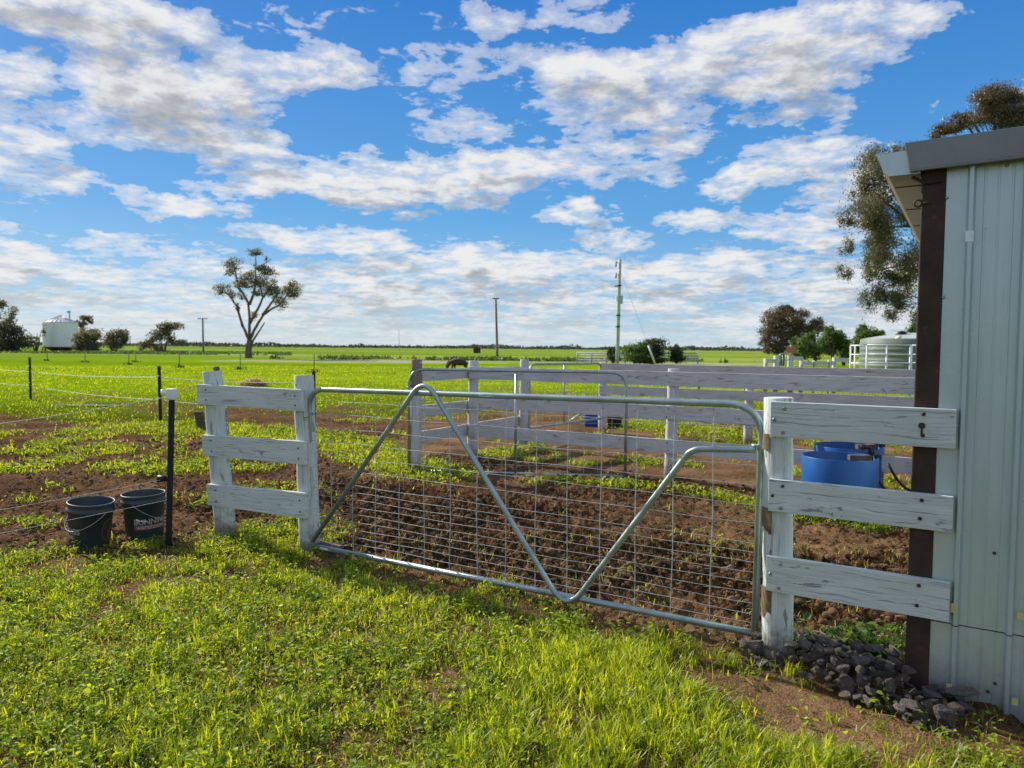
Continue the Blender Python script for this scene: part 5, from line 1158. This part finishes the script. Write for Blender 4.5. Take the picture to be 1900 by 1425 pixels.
pg = thing('pen_gate', at(1448, 690, D), 'tiny pale pipe gate between two white posts below the red sign', 'gate'); pg.location.z = 0; ORG[pg.name] = Vector(pg.location)
pc = lambda x, y: at(x, y, D - .05)
mb = MB(); mb.tube(fillet([pc(1447, 690), pc(1447, 656), pc(1464, 656), pc(1464, 690)], [.1, .1]), .022, 8); mb.tube([pc(1447, 668), pc(1464, 668)], .018, 6); mb.build('pipe_frame', M['galv'], pg)
mb = MB(); mb.tube([pc(1452, 656), pc(1452, 688)], .015, 6); mb.tube([pc(1458, 656), pc(1458, 688)], .015, 6); mb.build('bars', M['galv'], pg)
s_ = thing('red_sign', at(1467, 655, D - .2), 'small faded red rectangular sign on a white post', 'sign'); mb = MB(); q = at(1467.5, 649, D - .2); mb.box(q, (15.5 * D / F, .012, 11.5 * D / F), (.985, -.17, 0), (.17, .985, 0)); mb.build('sign_plate', M['sign'], s_, bevel=.006)
mb = MB(); mb.tube([at(1467.5, 640, D - .16), at(1467.5, 662, D - .16)], .02, 6); mb.build('bracket', M['grey_pole'], s_)
for px, lab in ((1510, 'small stake with a round white knob, nearer the red sign'), (1538, 'small stake with a round white knob, nearer the water tank')):
    a = at(px, 671, 25); o = thing('knob_stake', Vector((a.x, a.y, 0)), lab, 'stake', 'knobbed stakes'); mb = MB(); mb.tube([Vector((a.x, a.y, 0)), a], .02, 6); mb.build('stake', M['black'], o); mb = MB(); mb.lathe([(0, -.04), (.04, -.02), (.045, .01), (.03, .04), (0, .05)], a, 12); mb.build('knob', M['insulator'], o)
# steel rail yard behind the bushes
D = 80; t = thing('cattle_rail_fence', at(1183, 690, D), 'long grey steel rail fence behind the dark bushes', 'fence'); t.location.z = 0; ORG[t.name] = Vector(t.location)
for y in (655, 659.5, 664, 668.5): a, b = at(1070, y - .5, D), at(1296, y + 1, D - 2); mb = MB(); mb.tube([a, b], .075, 8); mb.build('rail', M['grey_pole'], t)
for x in (1071, 1098, 1126, 1160, 1194, 1228, 1262, 1295): a = at(x, 654, D - .1 - 2 * (x - 1070) / 226); mb = MB(); mb.tube([Vector((a.x, a.y, 0)), a], .07, 8); mb.build('post', M['grey_pole'], t)
# far dark shed
D = 210; c = at(885, 650, D); c.z = 0; m = D / F; t = thing('field_hut', c, 'tiny dark hut far off in the green fields', 'hut'); mb = MB(); mb.box(c + Vector((0, 0, .75)), (13 * m, 2, 1.6)); mb.build('wall', M['darkpaint'], t)
mb = MB(); mb.slab([c + Vector((-7.5 * m, -1.2, 1.6)), c + Vector((7.5 * m, -1.2, 1.6)), c + Vector((7.5 * m, -1.2, 1.75)), c + Vector((-7.5 * m, -1.2, 1.75))][::1], 2.4, (0, 1, 0)); mb.build('roof', M['darkpaint'], t)

# ------------------------------------------------------------------ grazing pony beyond the gates
def pony():
    D = 45; c = at(852, 690, D); c.z = 0
    t = thing('pony', c, 'dark brown pony grazing in the crop beyond the mesh gate', 'pony')
    bm = bmesh.new(); lay = None
    V = {}; E = []; Rr = {}
    def add(k, p, r): V[k] = Vector(p); Rr[k] = r
    add('pel', (.36, 0, .7), .24); add('mid', (.05, 0, .66), .27); add('che', (-.3, 0, .68), .25); add('nek', (-.52, -.02, .66), .13); add('nek2', (-.68, -.04, .45), .1); add('hed', (-.76, -.06, .26), .085); add('muz', (-.78, -.08, .1), .055)
    E += [('pel', 'mid'), ('mid', 'che'), ('che', 'nek'), ('nek', 'nek2'), ('nek2', 'hed'), ('hed', 'muz')]
    for s in (-1, 1):
        y = .13 * s
        add(f'fs{s}', (-.36, y, .52), .1); add(f'fk{s}', (-.36 + .05 * s, y, .27), .05); add(f'ff{s}', (-.37 + .08 * s, y, .05), .042); add(f'fh{s}', (-.39 + .08 * s, y, .0), .05)
        add(f'hs{s}', (.42, y, .55), .13); add(f'hk{s}', (.36, y, .42), .085); add(f'hh{s}', (.47 - .04 * s, y, .28), .05); add(f'hf{s}', (.45 - .04 * s, y, .05), .042); add(f'hv{s}', (.43 - .04 * s, y, 0), .05)
        E += [('che', f'fs{s}'), (f'fs{s}', f'fk{s}'), (f'fk{s}', f'ff{s}'), (f'ff{s}', f'fh{s}'), ('pel', f'hs{s}'), (f'hs{s}', f'hk{s}'), (f'hk{s}', f'hh{s}'), (f'hh{s}', f'hf{s}'), (f'hf{s}', f'hv{s}')]
    keys = list(V); me = bpy.data.meshes.new('body'); rot = Matrix.Rotation(R(-15), 3, 'Z')
    me.from_pydata([tuple(rot @ V[k] + c) for k in keys], [(keys.index(a), keys.index(b)) for a, b in E], [])
    o = link('body', me, M['horse'], t); mod = o.modifiers.new('skin', 'SKIN'); me.skin_vertices[0].data[0].use_root = True
    for k, sv in zip(keys, me.skin_vertices[0].data): sv.radius = (Rr[k], Rr[k])
    o.modifiers.new('smooth', 'SUBSURF').levels = 2; o.modifiers['smooth'].render_levels = 2; mod.use_smooth_shade = True
    w = lambda p: rot @ Vector(p) + c
    mb = MB(); mb.tube([w((.55, 0, .82)), w((.64, 0, .7)), w((.66, 0, .45)), w((.64, 0, .25))], [.03, .06, .06, .02], 8); mb.build('tail', M['mane'], t)
    mb = MB(); mb.tube([w((-.38, 0, .9)), w((-.56, 0, .8)), w((-.74, -.03, .58)), w((-.82, -.05, .38))], [.03, .05, .045, .02], 8); mb.build('mane', M['mane'], t)
    for s in (-1, 1): mb = MB(); mb.tube([w((-.79, -.05 + .05 * s, .36)), w((-.84, -.05 + .08 * s, .45))], [.03, .006], 6); mb.build('ear', M['horse'], t)
pony()
# ------------------------------------------------------------------ camera
cam = bpy.data.cameras.new('camera'); cam.sensor_width = 36; cam.lens = 36 * F / 1900; cam.clip_start = .05; cam.clip_end = 20000
co = bpy.data.objects.new('camera', cam); COL.objects.link(co); S.camera = co
fw, up, rt = Vector((0, cp, -sp)), Vector((0, sp, cp)), Vector((1, 0, 0))
# image rolled clockwise: rotate camera axes counter-clockwise about the view axis
r2 = rt * math.cos(ROLL) + up * math.sin(ROLL); u2 = -rt * math.sin(ROLL) + up * math.cos(ROLL)
mw = Matrix((r2, u2, -fw)).transposed().to_4x4(); mw.translation = CAM; co.matrix_world = mw
cam.dof.use_dof = True; cam.dof.focus_distance = 3.9; cam.dof.aperture_fstop = 4.2

# ------------------------------------------------------------------ sun and sky
SAZ, SEL = R(49), R(31)
sd_ = Vector((-math.sin(SAZ) * math.cos(SEL), math.cos(SAZ) * math.cos(SEL), math.sin(SEL)))
sl = bpy.data.lights.new('sun', 'SUN'); sl.energy = 5.0; sl.angle = R(.55); sl.color = (1, .93, .82)
so = bpy.data.objects.new('sun', sl); COL.objects.link(so); so.location = (-30, 30, 40); so.rotation_euler = (-sd_).to_track_quat('-Z', 'Y').to_euler()

W = bpy.data.worlds.new('World'); S.world = W; W.use_nodes = True; W.node_tree.nodes.clear()
def cloud_density():
    g = bpy.data.node_groups.new('cloud_density', 'ShaderNodeTree')
    g.interface.new_socket('Direction', in_out='INPUT', socket_type='NodeSocketVector'); g.interface.new_socket('Density', in_out='OUTPUT', socket_type='NodeSocketFloat')
    nt = NT(g); gi = nt.N('NodeGroupInput'); go = nt.N('NodeGroupOutput')
    sep = nt.N('ShaderNodeSeparateXYZ', {0: gi.outputs[0]}); x, y, z = sep.outputs
    az = nt.math('ARCTAN2', x, y); el = nt.math('ARCSINE', z)
    zc = nt.math('ADD', nt.math('MAXIMUM', z, 0), .15)
    q = nt.N('ShaderNodeCombineXYZ', {'X': nt.math('DIVIDE', x, zc), 'Y': nt.math('DIVIDE', y, zc), 'Z': nt.math('ADD', nt.math('MULTIPLY', nt.math('MINIMUM', z, .07), 12), nt.math('MULTIPLY', z, 2.2))}).outputs[0]
    uv = nt.N('ShaderNodeCombineXYZ', {'X': az, 'Y': el}).outputs[0]
    # ragged edges
    wn = nt.N('ShaderNodeTexNoise', {'Vector': nt.map(uv, (1, 1.5, 1)), 'Scale': 11, 'Detail': 5, 'Roughness': .6})
    off = nt.N('ShaderNodeVectorMath', {0: wn.outputs['Color'], 1: (.5, .5, .5)}, operation='SUBTRACT').outputs[0]
    off = nt.N('ShaderNodeVectorMath', {0: off, 1: (.13, .075, 0)}, operation='MULTIPLY').outputs[0]
    uvw = nt.N('ShaderNodeVectorMath', {0: uv, 1: off}, operation='ADD').outputs[0]
    BL = CLOUDS; acc = None
    for px, py, rx, ry, wt in BL:
        d0 = ray(px, py).normalized(); a0, l0 = math.atan2(d0.x, d0.y), math.asin(d0.z)
        d1 = ray(px + rx, py).normalized(); d2 = ray(px, py - ry).normalized()
        sx = abs(math.atan2(d1.x, d1.y) - a0); sy = abs(math.asin(d2.z) - l0)
        mp = nt.map(uvw, (sx * 1.35, sy * 1.35, 1), (a0, l0, 0), vt='TEXTURE')
        gr = nt.N('ShaderNodeTexGradient', {'Vector': mp}, gradient_type='SPHERICAL').outputs['Fac']
        gv = nt.math('MULTIPLY', nt.math('SMOOTH_MIN', gr, .55, .15), wt)
        acc = gv if acc is None else nt.math('SMOOTH_MAX', acc, gv, .12)
    n1 = nt.noise(q, 2.7, 10, .66, .2); n2 = nt.noise(q, 10.5, 7, .62, .3)
    nn = nt.math('ADD', nt.math('MULTIPLY', n1, .6), nt.math('MULTIPLY', n2, .4))
    # low bands near the horizon, general cover away from the part of the sky seen
    hb = nt.ramp(el, [(0, .4), (.04, .5), (.1, .45), (.14, .2), (.2, .0)])
    bandn = nt.noise(nt.map(uv, (7, 42, 1)), 1.0, 5, .6)
    hb = nt.math('MULTIPLY', hb, nt.math('ADD', -.15, nt.math('MULTIPLY', bandn, 2.3)))
    back = nt.ramp(y, [(.3, .34), (.62, 0)])
    cov = nt.math('ADD', nt.math('MAXIMUM', acc, hb), back)
    d = nt.math('ADD', nt.math('MULTIPLY', cov, 1.6), nt.math('MULTIPLY', nt.math('SUBTRACT', nn, .5), 3.3))
    d = nt.math('SUBTRACT', d, .46)
    nt.l.new(d, go.inputs[0]); return g
CLOUDS = [  # centre x, y, half width, half height in the photograph's pixels, weight: turned into azimuth and elevation
 (150, 30, 330, 75, 1.0), (20, 145, 110, 62, 1), (50, 300, 130, 95, 1), (0, 215, 90, 60, .8), (330, 175, 210, 80, 1.1), (490, 135, 170, 60, 1), (610, 125, 160, 45, .75), (430, 240, 110, 50, .8), (230, 235, 190, 42, .9),
 (330, 375, 150, 24, .95), (560, 335, 230, 46, 1), (830, 330, 260, 52, 1.1), (230, 345, 62, 20, .8), (470, 285, 110, 26, .8), (770, 395, 70, 18, .7),
 (1150, 165, 230, 85, 1.05), (1400, 110, 280, 100, 1.15), (1630, 60, 150, 72, 1.0), (1200, 250, 190, 50, .85), (1540, 220, 60, 36, .8), (1100, 310, 150, 46, .8), (1450, 190, 190, 50, .7),
 (790, 165, 110, 60, .62), (930, 120, 100, 50, .62), (880, 230, 180, 50, .55), (1080, 30, 130, 40, .5), (930, 40, 60, 40, .5), (700, 60, 160, 60, .42),
 (1420, 325, 150, 42, .9), (1500, 290, 170, 45, .85), (1590, 350, 150, 60, .95), (1330, 415, 120, 36, .95), (1480, 420, 210, 40, .9), (1760, 200, 60, 40, .4), (1900, 160, 60, 30, .6),
 (1085, 388, 88, 30, .95), (1115, 436, 82, 24, .9), (190, 438, 50, 17, .9), (620, 440, 165, 34, 1.05), (392, 446, 34, 13, .75), (0, 440, 40, 26, .7),
 (70, 490, 90, 32, 1), (200, 490, 62, 16, .9), (300, 490, 55, 16, .85), (370, 497, 70, 15, .85), (880, 492, 260, 32, 1.05), (620, 510, 180, 26, .9), (1040, 480, 150, 28, .9), (1300, 490, 180, 28, .9), (1420, 520, 240, 34, .95), (1250, 540, 260, 30, .85), (860, 545, 260, 32, .85), (120, 535, 240, 26, .9), (520, 540, 180, 24, .8),
]
g = cloud_density(); nt = NT(W.node_tree)
dirv = nt.N('ShaderNodeTexCoord').outputs['Generated']
dirn = nt.N('ShaderNodeVectorMath', {0: dirv}, operation='NORMALIZE').outputs[0]
def dens(v):
    n = nt.N('ShaderNodeGroup'); n.node_tree = g; nt.I(n, 0, v); return n.outputs[0]
d0 = dens(dirn)
upv = nt.N('ShaderNodeVectorMath', {0: dirn, 1: (-.018, .0, .03)}, operation='ADD').outputs[0]
d1 = dens(nt.N('ShaderNodeVectorMath', {0: upv}, operation='NORMALIZE').outputs[0])
alpha = nt.ramp(d0, [(-.06, 0), (.14, .42), (.58, 1)], 'EASE')
shade = nt.math('ADD', nt.math('MULTIPLY', nt.math('MINIMUM', d0, 1.1), .5), nt.math('MULTIPLY', nt.math('SUBTRACT', d1, d0), .62))
shade = nt.math('ADD', shade, -.02)
sky = nt.N('ShaderNodeTexSky', sky_type='NISHITA', sun_disc=False, sun_elevation=SEL, sun_rotation=-SAZ, air_density=1.0, dust_density=.35, ozone_density=2.2)
hs = nt.N('ShaderNodeHueSaturation', {'Saturation': 1.3, 'Value': SKYV if 'SKYV' in globals() else 1.0, 'Color': sky.outputs[0]}).outputs[0]
el = nt.N('ShaderNodeSeparateXYZ', {0: dirn}).outputs['Z']
ccol = nt.ramp(shade, [(.0, (6.6, 6.6, 6.55)), (.13, (5.9, 5.95, 6.0)), (.27, (4.1, 4.22, 4.36)), (.5, (2.7, 2.83, 3.03))])
ccol = nt.mix(nt.ramp(el, [(.0, .6), (.075, 0)]), ccol, (4.9, 5.6, 6.1))
skyr = nt.ramp(el, [(0, (3.9, 5.2, 6.2)), (.06, (2.0, 3.9, 5.9)), (.17, (.82, 2.85, 5.8)), (.42, (.22, 1.55, 4.8)), (.8, (.2, 1.1, 3.9))])
hs = nt.mix(.85, hs, skyr)
col = nt.mix(nt.math('MULTIPLY', alpha, .97), hs, ccol)
bg = nt.N('ShaderNodeBackground', {'Color': col, 'Strength': .1}); wo = nt.N('ShaderNodeOutputWorld'); nt.l.new(bg.outputs[0], wo.inputs[0])
W.cycles.sampling_method = 'MANUAL'; W.cycles.sample_map_resolution = 512
S.view_settings.view_transform = 'Standard'; S.view_settings.look = 'None'; S.view_settings.exposure = .38; S.view_settings.gamma = 1
S.cycles.max_bounces = 6; S.cycles.diffuse_bounces = 3; S.cycles.glossy_bounces = 3; S.cycles.transmission_bounces = 3; S.cycles.transparent_max_bounces = 6
S.cycles.use_denoising = True
